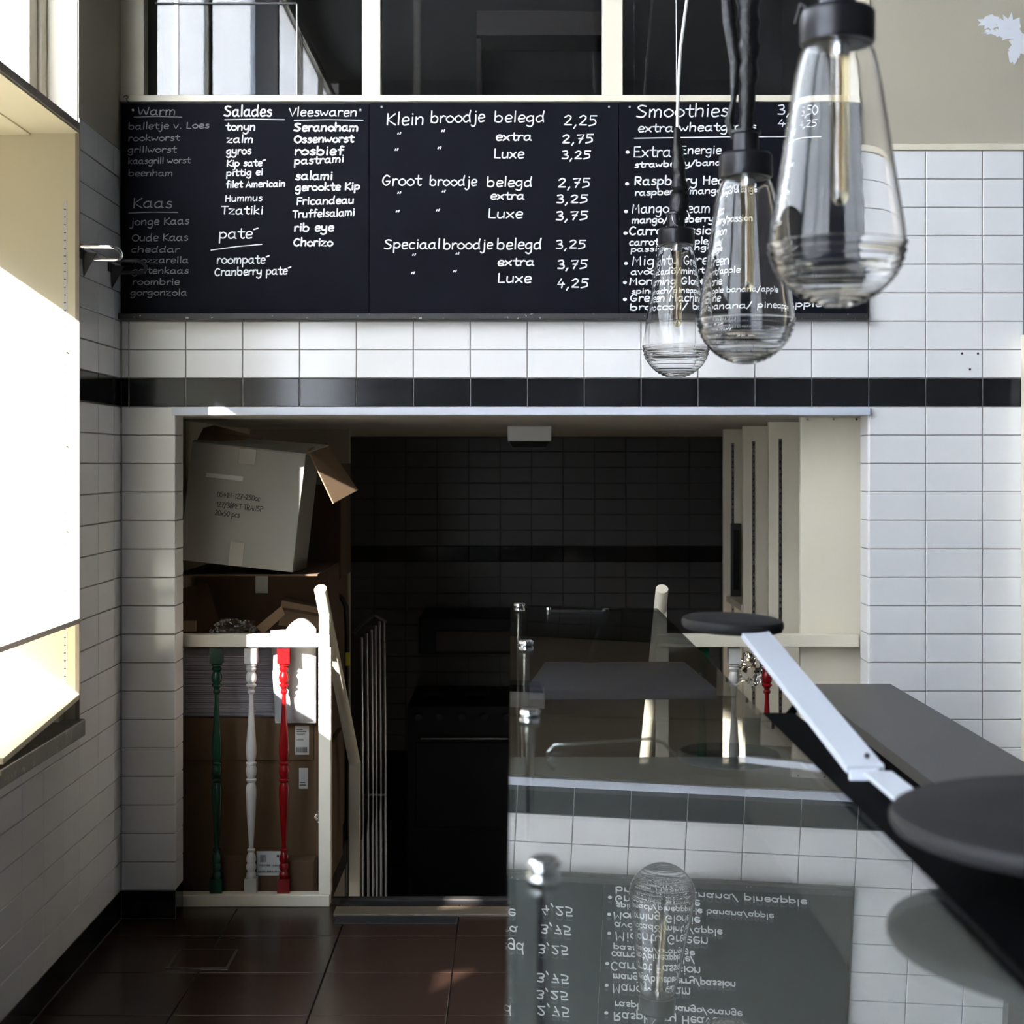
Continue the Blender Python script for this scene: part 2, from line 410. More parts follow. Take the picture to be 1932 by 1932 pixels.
# upper window
win2 = thing('window_2', (-1.5, 4.0, 2.69), None, None); win2['kind'] = 'structure'
MB().box(-1.60, XL - .006, JY - .004, JY + .02, 2.682, 4.6).build('jamb', 'cream', win2)
MB().box(-1.53, -1.487, 4.755, JY - .004, 2.682, 4.5).build('frame_stile', 'cream', win2, bev=.004)
MB().box(-1.5, -1.474, 4.835, JY - .004, 2.682, 4.5).build('frame_bead', 'cream', win2, bev=.006)
MB().box(-1.53, -1.487, 3.2, 3.3, 2.682, 4.5).build('frame_stile', 'cream', win2, bev=.004)
MB().box(-1.53, -1.49, 1.8, 4.76, 2.682, 2.70).build('frame_rail', 'cream', win2)
MB().box(-1.53, -1.49, 1.8, JY, 4.45, 4.7).build('frame_rail', 'cream', win2)
MB().box(-1.514, -1.508, 3.29, 4.76, 2.70, 4.46).build('frosted_pane', 'frost', win2)
MB().box(-1.514, -1.508, 1.8, 3.2, 2.70, 4.46).build('frosted_pane', 'frost', win2)
ld = MB()
for y in (4.70, 4.50, 3.9): ld.box(-1.508, -1.504, y, y + .012, 2.70, 4.46)
ld.build('lead_line', 'tube', win2)
wu = struct(MB().box(-1.62, XL - .006, JY - .02, JY - .004, 4.42, 4.45).build('trim_2', 'cream'))

# added window, out of the camera's view, put in to light the right side
win_added = thing('added_light_window', (-1.5, 1.3, .73), None, None); win_added['kind'] = 'structure'
for y in (-1.6, -.50, .60, 1.66): MB().box(-1.45, -1.39, y, y + .06, .80, 4.5).build('frame_stile', 'cream', win_added)
for z in (.734, 2.45, 4.45): MB().box(-1.45, -1.39, -1.6, 1.72, z, z + .07).build('frame_rail', 'cream', win_added)
for y, y2 in ((-1.54, -.50), (-.44, .60), (.66, 1.66)): MB().box(-1.424, -1.418, y, y2, .80, 4.45).build('frosted_pane', 'frost_added', win_added)

# ---- window 3: dark panes over the chalkboards
FY = D - .004
win3 = thing('window_3', (0, FY, 2.87), None, None); win3['kind'] = 'structure'
def pxbox(name, x0, x1, y0, y1, m, par, d0=FY, d1=D + .06, bev=.003, s=537.):
    a = at(x0, y1, s); b = at(x1, y0, s)
    return MB().box(a.x, b.x, d0, d1, a.z, b.z).build(name, m, par, bev=bev)
TOPY = -700
pxbox('frame_stile', 227.5, 272, TOPY, 181, 'cream', win3)
pxbox('frame_rail', 227.5, 1641, 181, 193.5, 'cream', win3, d0=FY - .012)
pxbox('frame_mullion', 683, 718, TOPY, 181, 'cream', win3)
pxbox('frame_mullion', 1137, 1175, TOPY, 181, 'cream', win3)
pxbox('frame_stile', 1598, 1641, TOPY, 181, 'cream', win3)
pxbox('frame_rail', 227.5, 1641, -790, -640, 'cream', win3, d0=FY - .002)
for a, b in ((272, 683), (718, 1137), (1175, 1598)):
    pxbox('glass_pane', a, b, -640, 181, 'pane', win3, d0=D + .022, d1=D + .026, bev=0)
pxbox('pane_edge', 557.3, 559.6, 5, 181, 'cable', win3, d0=D + .016, d1=D + .0215, bev=0)
pxbox('pane_edge', 290, 558, 2, 5, 'black', win3, d0=D + .016, d1=D + .0215, bev=0)
# dark storeroom behind the panes
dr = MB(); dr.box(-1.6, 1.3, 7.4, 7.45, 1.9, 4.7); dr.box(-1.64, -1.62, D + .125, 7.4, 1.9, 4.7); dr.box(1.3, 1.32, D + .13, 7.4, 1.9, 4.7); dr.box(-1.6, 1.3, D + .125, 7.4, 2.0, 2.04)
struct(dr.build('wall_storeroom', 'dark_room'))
p0 = at(900, 40, 400); p1 = at(1160, 85, 400)
tag(MB().box(p0.x, p1.x, 7.1, 7.38, p1.z, p0.z).box(p0.x, p0.x + .02, 7.15, 7.38, 2.04, p0.z).box(p1.x - .02, p1.x, 7.15, 7.38, 2.04, p0.z).build('storeroom_shelf', 'cab', bev=.003), 'dark wooden shelf in the unlit room behind the middle high window', 'shelf')
# metal trim strip under the black band
struct(MB().box(-1.19, 1.2555, D - .022, D + .004, 1.7695, 1.7985).build('trim_3', 'trim', bev=.002))

# ---- stairwell and back kitchen
struct(MB().box(-1.40, 2.0, D + .02, 9.9, 1.769, 1.80).build('ceiling_stairwell', 'soffit'))
struct(MB().box(-1.33, -1.29, D + .125, 9.8, -.95, 1.77).build('wall_stair_left', 'cream'))
struct(MB().box(1.72, 1.76, D + .125, 9.8, -.95, 1.77).build('wall_stair_right', 'cream_plaster'))
struct(MB().box(-1.29, -.80, 7.6, 7.66, -.95, 1.77).build('wall_partition', 'cream_plaster'))
FARY = 9.79
wfar = struct(MB().box(-1.33, 1.76, FARY + .004, FARY + .06, -.95, 1.77).build('wall_far', 'dark_grout'))
nx = [-1.29 + .2 * i for i in range(16)]
for r in range(-2, 18):
    z0 = -.025 + .1 * r
    for i in range(15):
        tile(wfar, -1.2605 + .2 * i - .012, -1.0605 + .2 * i - .012, z0, min(z0 + .1, 1.765), FARY + .004, 'back', 'black_tile' if r == 10 else 'dark_wall')
struct(MB().box(-1.29, -.70, D + .125, 7.6, -.1, -.001).build('floor_platform_left', 'floor'))
struct(MB().box(.59, 1.72, D + .125, 8.2, -.1, -.001).build('floor_platform_right', 'floor'))
stp = MB()
stp.box(-.70, .59, 5.665, 5.70, -.95, -.001)
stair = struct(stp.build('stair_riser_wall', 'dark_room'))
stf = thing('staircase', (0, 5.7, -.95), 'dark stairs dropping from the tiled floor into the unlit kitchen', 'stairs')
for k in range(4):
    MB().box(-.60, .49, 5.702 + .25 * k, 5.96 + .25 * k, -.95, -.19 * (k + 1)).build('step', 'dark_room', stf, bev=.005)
struct(MB().box(-1.29, 1.72, 6.6, 9.8, -1.0, -.95).build('floor_kitchen', 'floor'))
# shelf bays on the right of the stairs
for k, s in enumerate((521, 464, 418, 382)):
    y = F / s + (.05 if k == 0 else 0); lx = 1.0555 if k == 0 else 1.046
    b = thing('shelf_divider', (lx, y, 0), ('plain cream panel behind the right railing, beside the tiled pier', 'cream upright with a slotted strip, first one left of the plain panel', 'cream upright with a slotted strip, second one left of the plain panel', 'dim cream upright farthest left at the dark kitchen edge')[k], 'divider panel', 'cream uprights along the stairs')
    MB().box(lx, 1.72, y, y + .03, 0, 1.769).build('panel', 'cream', b, bev=.002)
    if k:
        MB().box(1.086, 1.099, y - .0025, y + .001, .1, 1.70).build('slotted_strip', 'tube', b)
        q = MB(); z = .12
        while z < 1.69: q.box(1.089, 1.096, y - .0035, y - .002, z, z + .010); z += .026
        q.build('strip_slots', 'ink', b, kind='stuff')
    else:
        for px in (1522, 1572, 1615):
            c = at(px, 791, 516); MB().tube([(c.x, y - .004, c.z), (c.x, y + .001, c.z)], .004, 8).build('screw', 'tube', b)
bt = thing('framed_panel', at(1388, 1125, 384.5), 'small dark framed panel standing in the farthest shelf bay', 'frame')
a = at(1379, 1125, 384.5); b_ = at(1398, 988, 384.5)
MB().box(a.x, b_.x, a.y, a.y + .02, a.z, b_.z).build('frame', 'black', bt, bev=.003)
MB().box(a.x + .012, b_.x - .008, a.y - .003, a.y + .001, a.z + .03, b_.z - .03).build('front', 'stove', bt)
tag(MB().box(1.06, 1.72, F / 382 - .5, F / 382 - .005, a.z - .03, a.z).build('bay_shelf', 'cream', bev=.002), 'cream shelf board in the farthest bay by the dark kitchen', 'shelf')
# ceiling lamp of the stairwell
c = at(999, 803, 420)
lp = thing('ceiling_lamp', (c.x, c.y, 1.769), 'square white box lamp on the stairwell ceiling, switched off', 'lamp')
MB().add([(c.x - .1, c.y, 1.769), (c.x + .1, c.y, 1.769), (c.x + .1, c.y + .2, 1.769), (c.x - .1, c.y + .2, 1.769), (c.x - .098, c.y + .006, 1.70), (c.x + .098, c.y + .006, 1.70), (c.x + .098, c.y + .194, 1.70), (c.x - .098, c.y + .194, 1.70)],
         [(0, 1, 2, 3), (4, 7, 6, 5), (0, 4, 5, 1), (1, 5, 6, 2), (2, 6, 7, 3), (3, 7, 4, 0)]).build('lamp_cover', 'lamp_diff', lp, bev=.006)
MB().add([(c.x - .094, c.y + .006, 1.70), (c.x + .094, c.y + .006, 1.70), (c.x + .094, c.y + .19, 1.70), (c.x - .094, c.y + .19, 1.70), (c.x - .075, c.y + .02, 1.672), (c.x + .075, c.y + .02, 1.672), (c.x + .075, c.y + .18, 1.672), (c.x - .075, c.y + .18, 1.672)],
         [(0, 1, 2, 3), (4, 7, 6, 5), (0, 4, 5, 1), (1, 5, 6, 2), (2, 6, 7, 3), (3, 7, 4, 0)]).build('lamp_base', 'socket', lp, bev=.004)
# threshold strips
struct(MB().box(-.63, .59, 5.44, 5.535, -.002, .010).build('trim_4', mat('worn_wooden_nosing', (.085, .065, .042), .55, var=.4, scale=10, stretch=(1, 8, 1)), bev=.003))
struct(MB().box(-.63, .59, 5.535, 5.665, -.06, -.004).build('trim_5', 'black'))
struct(MB().box(-.70, .59, 5.655, 5.668, -.06, .002).build('trim_6', 'cab'))
a = at(640, 1718, 527)
tag(MB().box((640 - VX) / 527, (866 - VX) / 527, 5.35, 5.436, 0, .004).build('anti_slip_strip', 'black', bev=.001), 'short black strip lying on the floor before the step', 'mat')
# inspection plate
hx = thing('floor_hatch', (-.99, 4.975, 0), 'small square tiled inspection plate set in the brown floor', 'hatch')
MB().box(-1.095, -.898, 4.878, 5.073, -.004, .0012).build('hatch_joint', 'floor_grout', hx)
MB().box(-1.086, -.907, 4.887, 5.064, -.004, .0028).build('hatch_tile', 'floor', hx, bev=.001)
hf = MB(); hf.box(-1.095, -.898, 4.878, 4.881, -.004, .003)
hf.build('hatch_rim', 'tube', hx)

# ================================================================== RAILINGS
def zy(y, s): return EYE - (y - VY) / s
def baluster(par, px, m, s=519.):
    c = at(px, 0, s); X, Y = c.x, c.y
    Z = lambda y: zy(y, s)
    b = MB()
    b.box(X - .022, X + .022, Y - .022, Y + .022, Z(1251), Z(1222))
    b.box(X - .022, X + .022, Y - .022, Y + .022, Z(1687), Z(1656))
    P = [(7, 1251), (10, 1253), (10, 1256), (7.5, 1258), (10, 1261), (9, 1264), (7, 1267), (9.5, 1273), (10.3, 1279), (9, 1286), (6.5, 1289), (9.5, 1291), (9.5, 1294), (6, 1297), (5, 1301), (7, 1304), (6.5, 1307), (4, 1310),
         (4.2, 1325), (5.5, 1350), (8, 1385), (9.8, 1408), (10, 1422), (8.3, 1433), (7, 1436), (10, 1438), (10, 1441), (8, 1443), (10, 1450), (10, 1458), (8, 1466), (7, 1468), (10, 1470), (10, 1473), (7, 1476), (9.6, 1484), (10, 1496), (9, 1520), (6.8, 1560), (4.6, 1590), (4.3, 1600),
         (7.5, 1602), (7.5, 1605), (5, 1607), (8, 1613), (9.5, 1621), (7.5, 1628), (9.5, 1632), (9.5, 1638), (7, 1643), (9.5, 1648), (9.5, 1652), (8, 1656)]
    b.lathe([(r / s, Z(y)) for r, y in P], (X, Y, 0), 16)
    return b.build('baluster', m, par, smooth=True)
def railing(side, x_out, px_post, cols_):
    s = 521.; Y = F / s
    X = (px_post - VX) / s
    r = thing('stair_railing', (X, Y, 0), ('cream stair railing with green, white and red balusters in front of the boxes' if side < 0 else 'cream stair railing with green, white and red balusters behind the glass counter'), 'railing', None)
    a, b = sorted((x_out, X + side * -.024))
    if side < 0: a, b = x_out, X + .018
    else: a, b = X - .018, x_out
    MB().box(a, b, Y - .02, Y + .03, zy(1220, s), zy(1196, s)).build('top_rail', 'cream', r, bev=.003)
    MB().box(a, b, Y - .02, Y + .035, 0, zy(1686, s)).build('bottom_rail', 'cream', r, bev=.003)
    MB().box(X - .0225, X + .0225, Y - .014, Y + .031, zy(1686, s) if side < 0 else 0, zy(1220, s)).build('newel_post', 'cream', r, bev=.003)
    MB().box(X - .0205, X + .016, Y - .012, Y + .027, zy(1196, s), zy(1143, s)).build('post_top', 'cream', r, bev=.002)
    for px, m in cols_: tag(baluster(r, px, m), {'green': 'green baluster', 'white_wood': 'white baluster', 'red': 'red baluster'}[m])
    hx = X - .008
    p0 = Vector((hx, Y - .075, zy(1110, 526))); p1 = Vector((-.628 if side < 0 else hx - .004, 6.18, .395))
    d = (p1 - p0).normalized()
    MB().tube([p0, p0 + d * .003, p1], [.0215, .023, .023], 20).build('handrail', 'cream', r, smooth=True)
    lx = -.628 if side < 0 else hx - .004
    MB().box(lx - .0215, lx + .0215, 6.15, 6.193, -.95, zy(1436, 471)).build('lower_post', 'cream', r, bev=.003)
    return r
railing(-1, -1.29 + .001, 613.5, [(409, 'green'), (474, 'white_wood'), (536, 'red')])
railing(1, 1.2533 + .002, 1249.5, [(1325, 'green'), (1385, 'white_wood'), (1447, 'red')])

# ================================================================== HANDWRITING
GL = {
'a': ("8 8,5 10,1 7,1 2,4 0,8 3|8 10,8 2,10 0", 12), 'b': ("!1 17,1 1|1 7,5 10,9 7,8 1,4 0,1 2", 12), 'c': ("8 9,4 10,1 6,2 1,5 0,8 1", 10),
'd': ("8 8,5 10,1 7,1 2,4 0,8 3|9 17,8 9,9 0", 12), 'e': ("1 5,8 6,7 10,3 10,1 5,3 0,8 1", 10), 'f': ("8 16,5 17,4 13,4 0|!1 10,8 10", 9),
'g': ("8 8,5 10,1 7,1 3,4 1,8 4|8 10,8 -3,5 -7,1 -5", 11), 'h': ("!1 17,1 0|1 6,4 10,8 9,8 0", 11), 'i': ("!2 10,2 0|!2 14,2 14.8", 5),
'j': ("4 10,4 -4,1 -7,-1 -5|!4 14,4 14.8", 7), 'k': ("!1 17,1 0|!7 10,1 5,8 0", 10), 'l': ("!2 17,2 0", 5),
'm': ("!1 10,1 0|1 6,4 10,6 8,6 0|6 6,9 10,12 8,12 0", 15), 'n': ("!1 10,1 0|1 6,5 10,8 8,8 0", 11), 'o': ("5 10,1 7,1 3,5 0,9 3,9 7,5 10", 11),
'p': ("!1 10,1 -7|1 7,5 10,9 6,6 1,1 2", 11), 'r': ("!1 10,1 0|1 6,4 10,7 9", 8), 's': ("7 9,4 10,2 7,7 4,5 0,1 1", 9), 't': ("4 15,4 3,6 0,8 1|!0 10,8 10", 9),
'u': ("1 10,1 2,4 0,8 3|!8 10,8 0", 11), 'v': ("!0 10,4 0,8 10", 10), 'w': ("0 10,2 1,5 6,8 1,11 10", 13), 'x': ("!0 10,8 0|!8 10,0 0", 10),
'y': ("1 10,1 4,5 2,8 5|8 10,8 -3,4 -7,0 -5", 11), 'z': ("!0 10,8 10,0 0,8 0", 10),
'A': ("!0 0,5 15,10 0|!2 5,8 5", 12), 'C': ("9 13,5 15,1 10,1 4,5 0,9 2", 12), 'D': ("!1 15,1 0|1 15,8 12,9 5,1 0", 12), 'E': ("!8 15,1 15,1 0,9 0|!1 8,7 8", 11),
'F': ("!8 15,1 15,1 0|!1 8,7 8", 10), 'G': ("9 13,5 15,1 10,1 4,5 0,9 3,9 6|!5 6,10 6", 13), 'H': ("!1 15,1 0|!9 15,9 0|!1 8,9 8", 12), 'K': ("!1 15,1 0|!9 15,1 7,10 0", 11),
'L': ("!1 15,1 0,8 0", 10), 'M': ("!1 0,2 15,6 6,10 15,11 0", 14), 'N': ("!1 0,1 15,9 0,9 15", 12), 'O': ("6 15,1 11,1 4,6 0,11 4,11 11,6 15", 13), 'P': ("!1 15,1 0|1 15,8 14,8 8,1 7", 11),
'R': ("!1 15,1 0|1 15,8 14,8 8,1 7|!3 7,9 0", 12), 'S': ("9 14,4 15,1 12,5 8,9 5,6 0,0 1", 12), 'T': ("!0 15,10 15|!5 15,5 0", 11), 'V': ("!0 15,5 0,10 15", 11), 'W': ("0 15,3 1,7 11,11 1,14 15", 16),
'0': ("5 15,1 11,1 4,5 0,9 4,9 11,5 15", 11), '1': ("!2 12,5 15,5 0", 8), '2': ("1 12,5 15,8 11,1 1|!1 1,9 1", 11), '3': ("1 14,6 15,7 10,3 8|3 8,8 6,7 1,1 1", 10),
'4': ("!5 15,1 6,9 6|!7 9,6 0", 11), '5': ("!9 15,2 15,2 9|2 9,7 9,8 3,1 0", 11), '6': ("8 15,2 8,2 1,7 1,8 6,2 7", 11), '7': ("!1 14,9 15,4 0|!3 8,8 8", 11), '8': ("5 8,1 12,5 15,9 12,5 8,1 4,5 0,9 4,5 8", 11),
',': ("!3 1,1 -4", 6), '.': ("!2 0,2 1", 5), '/': ("!0 -3,7 16", 9), '-': ("!1 7,7 7", 9), '"': ("!1 9,0 6|!4 10,3 6", 6), "'": ("!0 13,5 15", 6), ' ': ("", 7),
}
def smooth_pts(P, closed=False):
    if len(P) < 3: return P
    out = []; Q = [P[0]] + P + [P[-1]]
    for i in range(1, len(Q) - 2):
        a, b, c, d = Q[i - 1], Q[i], Q[i + 1], Q[i + 2]
        for t in (0, .25, .5, .75):
            out.append(tuple(.5 * (2 * b[k] + (c[k] - a[k]) * t + (2 * a[k] - 5 * b[k] + 4 * c[k] - d[k]) * t * t + (3 * b[k] - a[k] - 3 * c[k] + d[k]) * t ** 3) for k in (0, 1)))
    out.append(P[-1]); return out
def ribbon(v, f, P, w):
    n = len(P)
    if n == 1: P = [P[0], (P[0][0] + .1 * w, P[0][1])]; n = 2
    # extend the ends a little so that they look round
    L = []
    for i, p in enumerate(P):
        a = P[max(i - 1, 0)]; b = P[min(i + 1, n - 1)]; dx, dy = b[0] - a[0], b[1] - a[1]; l = math.hypot(dx, dy) or 1; L.append((dx / l, dy / l))
    pts = [((P[0][0] - L[0][0] * w * .4, P[0][1] - L[0][1] * w * .4), L[0], .25)] + [(P[i], L[i], .5) for i in range(n)] + [((P[-1][0] + L[-1][0] * w * .4, P[-1][1] + L[-1][1] * w * .4), L[-1], .25)]
    k = len(v)
    for p, l, h in pts: v += [(p[0] - l[1] * w * h, p[1] + l[0] * w * h), (p[0] + l[1] * w * h, p[1] - l[0] * w * h)]
    for i in range(len(pts) - 1): f.append((k + 2 * i, k + 2 * i + 1, k + 2 * i + 3, k + 2 * i + 2))
rw = random.Random(3)
def text_2d(txt, x0, x1, base, xh, w, tilt=0, jit=.35):
    """2-D ribbons of a line of handwriting, in photo pixels, y up from base"""
    adv = sum(GL[c][1] for c in txt); k = xh / 10.
    sx_ = (x1 - x0) / (adv * k) if x1 else 1
    v, f = [], []; cx = 0; zoff = 0
    for ch in txt:
        g, a = GL[ch]; jy = rw.uniform(-jit, jit) * k; 
        for st_ in [q for q in g.split('|') if q]:
            sharp = st_[0] == '!'; st_ = st_.lstrip('!')
            P = [tuple(float(t) for t in q.split()) for q in st_.split(',')]
            if not sharp: P = smooth_pts(P)
            P = [((cx + p[0] + p[1] * .05) * k * sx_, p[1] * k + jy + (cx * k * sx_) * tilt) for p in P]
            ribbon(v, f, P, w)
        cx += a
    return v, f
def board_text(par, items, y_plane, s, m='chalk'):
    for it in items:
        txt, x0, x1, base, xh = it[:5]; w = it[5] if len(it) > 5 else 2.4; tilt = it[6] if len(it) > 6 else 0
        mm = it[7] if len(it) > 7 else m
        if txt == '_':
            v, f = [], []; ribbon(v, f, [(0, 0), ((x1 - x0) * .5, 1.2 + xh * .5), (x1 - x0, xh)], w)
        elif txt == '*':
            v, f = [], []; ribbon(v, f, [(-1.2, 0), (1.2, 0)], 6.0)
        else: v, f = text_2d(txt, x0, x1, base, xh, w, tilt)
        o = at(x0, base, s)
        V = [Vector((o.x + p[0] / s, y_plane, o.z + p[1] / s)) for p in v]
        MB().add(V, f).build('underline' if txt == '_' else ('bullet_dot' if txt == '*' else 'writing'), mm, par)

SB = 539.2; BY = F / SB    # board face sits a touch before the wall
def chalkboard(x0, x1, y0, y1, label, items):
    a = at(x0, y1, SB); b = at(x1, y0, SB)
    t = thing('chalkboard', (a.x, BY, a.z), label, 'chalkboard')
    MB().box(a.x, b.x, BY, D - .001, a.z, b.z).build('board_panel', 'board', t, bev=.0015)
    board_text(t, items, BY - .0007, SB)
    return t
GREY = 'chalk_grey'
chalkboard(228.5, 696, 195, 594, 'black chalkboard at the corner listing warm dishes, salads, cheeses and cold cuts', [
 ("Warm", 260, 333, 217, 9.5, 2, 0, GREY), ('_', 253, 343, 221, 0, 1.6, 0, GREY), ("balletje v. Loes", 242, 396, 244, 7.5, 1.9, .015, GREY), ("rookworst", 242, 340, 266, 7, 1.8, .01, GREY), ("grillworst", 241, 334, 288, 7, 1.8, .01, GREY),
 ("kaasgrill worst", 242, 360, 309, 7, 1.8, .01, GREY), ("beenham", 242, 327, 332, 7, 1.8, 0, GREY), ("Kaas", 251, 327, 392, 12, 2.2, 0, GREY), ('_', 243, 335, 402, 1, 1.6, 0, GREY),
 ("jonge Kaas", 246, 358, 425, 8.5, 1.8, .02, GREY), ("Oude Kaas", 249, 356, 455, 8.5, 1.8, .01, GREY), ("cheddar", 247, 340, 476, 7, 1.8, 0, GREY), ("mozzarella", 249, 357, 496, 7, 1.8, 0, GREY), ("geitenkaas", 249, 357, 516, 7, 1.8, 0, GREY),
 ("roombrie", 250, 340, 537, 7, 1.8, 0, GREY), ("gorgonzola", 246, 354, 557, 7, 1.8, 0, GREY),
 ("Salades", 423, 514, 219, 12, 3), ('_', 424, 537, 226, 0, 1.6), ("tonyn", 426, 483, 246, 9, 2.6), ("zalm", 428, 479, 269, 8.5, 2.5), ("gyros", 427, 475, 291, 8.5, 2.5, .02), ("Kip sate'", 428, 501, 314, 7.5, 2.5, .02),
 ("pittig ei", 427, 497, 332, 7.5, 2.4, .03), ("filet Americain", 426, 539, 354, 7.5, 2.4, .02), ("Hummus", 425, 496, 380, 7.5, 2, .02), ("Tzatiki", 417, 498, 404, 9.5, 2.3),
 ("pate'", 413, 487, 450, 12, 2.5, .02), ('_', 398, 494, 472, 11, 1.8), ("roompate'", 409, 508, 497, 9.5, 2.3), ("Cranberry pate'", 405, 549, 520, 9, 2.4, .02),
 ("Vleeswaren", 545, 675, 219, 10, 2.2), ('_', 555, 685, 227, 0, 1.5), ("Seranoham", 555, 677, 247, 9, 3.4), ("Ossenworst", 555, 668, 269, 8.5, 3.1, .01), ("rosbief", 556, 649, 292, 9.5, 3.2), ("pastrami", 555, 650, 310, 8.5, 2.7, .05),
 ("salami", 557, 629, 339, 9.5, 3), ("gerookte Kip", 557, 680, 360, 8.5, 3.1, .02), ("Fricandeau", 560, 669, 386, 8.5, 2.7, .02), ("Truffelsalami", 552, 670, 411, 8.5, 2.5, .04), ("rib eye", 555, 631, 436, 9, 3), ("Chorizo", 554, 629, 464, 9, 3),
])
dq = '"'
chalkboard(697, 1167, 194, 592, 'middle black chalkboard with the roll prices written in three blocks', [
 ("Klein", 729, 802, 236, 14, 2.5, .02), ("broodje", 812, 916, 232, 13, 2.4, .03), ("belegd", 932, 1030, 230, 12, 2.4), ("2,25", 1063, 1128, 237, 12.5, 2.4),
 (dq, 750, 758, 259, 9, 2.2), (dq, 833, 841, 254, 9, 2.2), ("extra", 935, 1005, 265, 9.5, 2.7), ("2,75", 1060, 1121, 270, 10.5, 2.8),
 (dq, 745, 753, 289, 9, 2.2), (dq, 826, 834, 286, 9, 2.2), ("Luxe", 932, 990, 298, 11, 2.5), ("3,25", 1059, 1116, 300, 10, 2.5),
 ("Groot", 721, 796, 350, 12.5, 2.4), ("broodje", 810, 901, 350, 11, 2.4), ("belegd", 918, 1006, 352, 11, 2.4), ("2,75", 1052, 1115, 354, 11.5, 2.6),
 (dq, 750, 758, 370, 8, 2.2), (dq, 834, 842, 367, 8, 2.2), ("extra", 925, 991, 376, 8.5, 2.7), ("3,25", 1049, 1111, 383, 10, 2.6),
 (dq, 747, 755, 405, 8, 2.4), (dq, 823, 831, 403, 8, 2.4), ("Luxe", 921, 988, 411, 11, 2.5), ("3,75", 1048, 1111, 415, 10.5, 2.8),
 ("Speciaal", 725, 832, 469, 11, 2.5), ("broodje", 836, 931, 470, 11, 2.5, .01), ("belegd", 937, 1024, 470, 12, 2.6), ("3,25", 1048, 1107, 469, 10.5, 2.4),
 (dq, 778, 786, 487, 8, 2.4), (dq, 860, 868, 485, 8, 2.4), ("extra", 938, 1010, 501, 9, 2.6), ("3,75", 1051, 1110, 507, 10.5, 2.8),
 (dq, 776, 784, 521, 8, 2.4), (dq, 855, 863, 518, 8, 2.4), ("Luxe", 939, 1004, 533, 11, 2.6), ("4,25", 1050, 1112, 543, 11, 2.6),
])
chalkboard(1168.5, 1637.5, 193, 592, 'black chalkboard behind the glass lamps with the smoothie list', [
 ("Smoothies", 1201, 1376, 221, 14.5, 2.6, .01), ("3,50", 1466, 1530, 216, 12, 2.4), ("extra wheatgrass", 1203, 1428, 249, 9.5, 2.4, .015), ("4,25", 1466, 1530, 239, 9, 2.2), ('_', 1197, 1540, 261, 3, 1.8),
 ('*', 1184, 1, 287, 0), ("Extra", 1195, 1268, 296, 12.5, 2.4), ("Energie", 1284, 1362, 290, 9.5, 2.2), ("strawberry/banana/apple", 1197, 1448, 316, 6.5, 2.5, .03),
 ('*', 1183, 1, 347, 0), ("Raspberry Heaven", 1197, 1410, 349, 10, 2.8, .01), ("raspberry/mango/orange", 1198, 1440, 369, 7, 2.4, .03),
 ('*', 1181, 1, 399, 0), ("Mango Dream", 1192, 1341, 402, 11, 2.3, .01), ("mango/blueberry/passion", 1192, 1425, 421, 7.5, 2.6, .02),
 ('*', 1180, 1, 440, 0), ("Carrot Passion", 1187, 1358, 443, 10, 2.6, .01), ("carrot/pineapple/", 1187, 1345, 463, 7.5, 2.4, .02), ("passion/orange", 1190, 1345, 475, 6, 2.2, .03),
 ('*', 1181, 1, 497, 0), ("Mighty Green", 1192, 1370, 500, 11, 2.4, .01), ("avocado/mint/apple", 1190, 1395, 518, 7, 2.2, .02),
 ('*', 1179, 1, 533, 0), ("Morning Glorie", 1187, 1352, 537, 8.5, 2.8, .01), ("spinach/pineapple banana/apple", 1191, 1490, 554, 6, 2.2, .02),
 ('*', 1179, 1, 565, 0), ("Green Machine", 1189, 1350, 569, 9, 2.6, .01), ("broccoli/ banana/ pineapple", 1188, 1552, 585, 7, 2.4, .02),
])
# nails that hold the boards
for px, py, lab in ((251, 209, 'left'), (680, 209, ''), (720, 203, ''), (1149, 203, ''), (1188, 203, '')):
    p = at(px, py, SB)
    par = [o for o in COL.objects if o.name.startswith('chalkboard') and not o.parent][0 if px < 696 else (1 if px < 1168 else 2)]
    MB().tube([(p.x, BY - .004, p.z + .004), (p.x, BY, p.z)], .0035, 8).build('nail', 'cable', par)
a = at(225, 603, 540); b = at(1637, 592, 540)
tag(MB().box(a.x, b.x, F / 540 - .016, D - .001, a.z, b.z).build('chalk_ledge', 'board_ledge', bev=.002), 'narrow black ledge dusted with chalk running below the chalkboards', 'ledge')
# little wire hook above the corner of the first board
p = at(240, 186, SB)
tag(MB().tube([p + Vector((-.012, -.004, .004)), p + Vector((-.004, -.01, .008)), p + Vector((.006, -.01, .006)), p + Vector((.004, -.01, -.002)), p + Vector((-.002, -.01, -.001)), p + Vector((.004, -.008, -.012)), p + Vector((.007, -.002, -.018))], .0016, 6).build('wire_hook', 'black'), 'tiny black wire hook above the corner of the first chalkboard', 'hook')

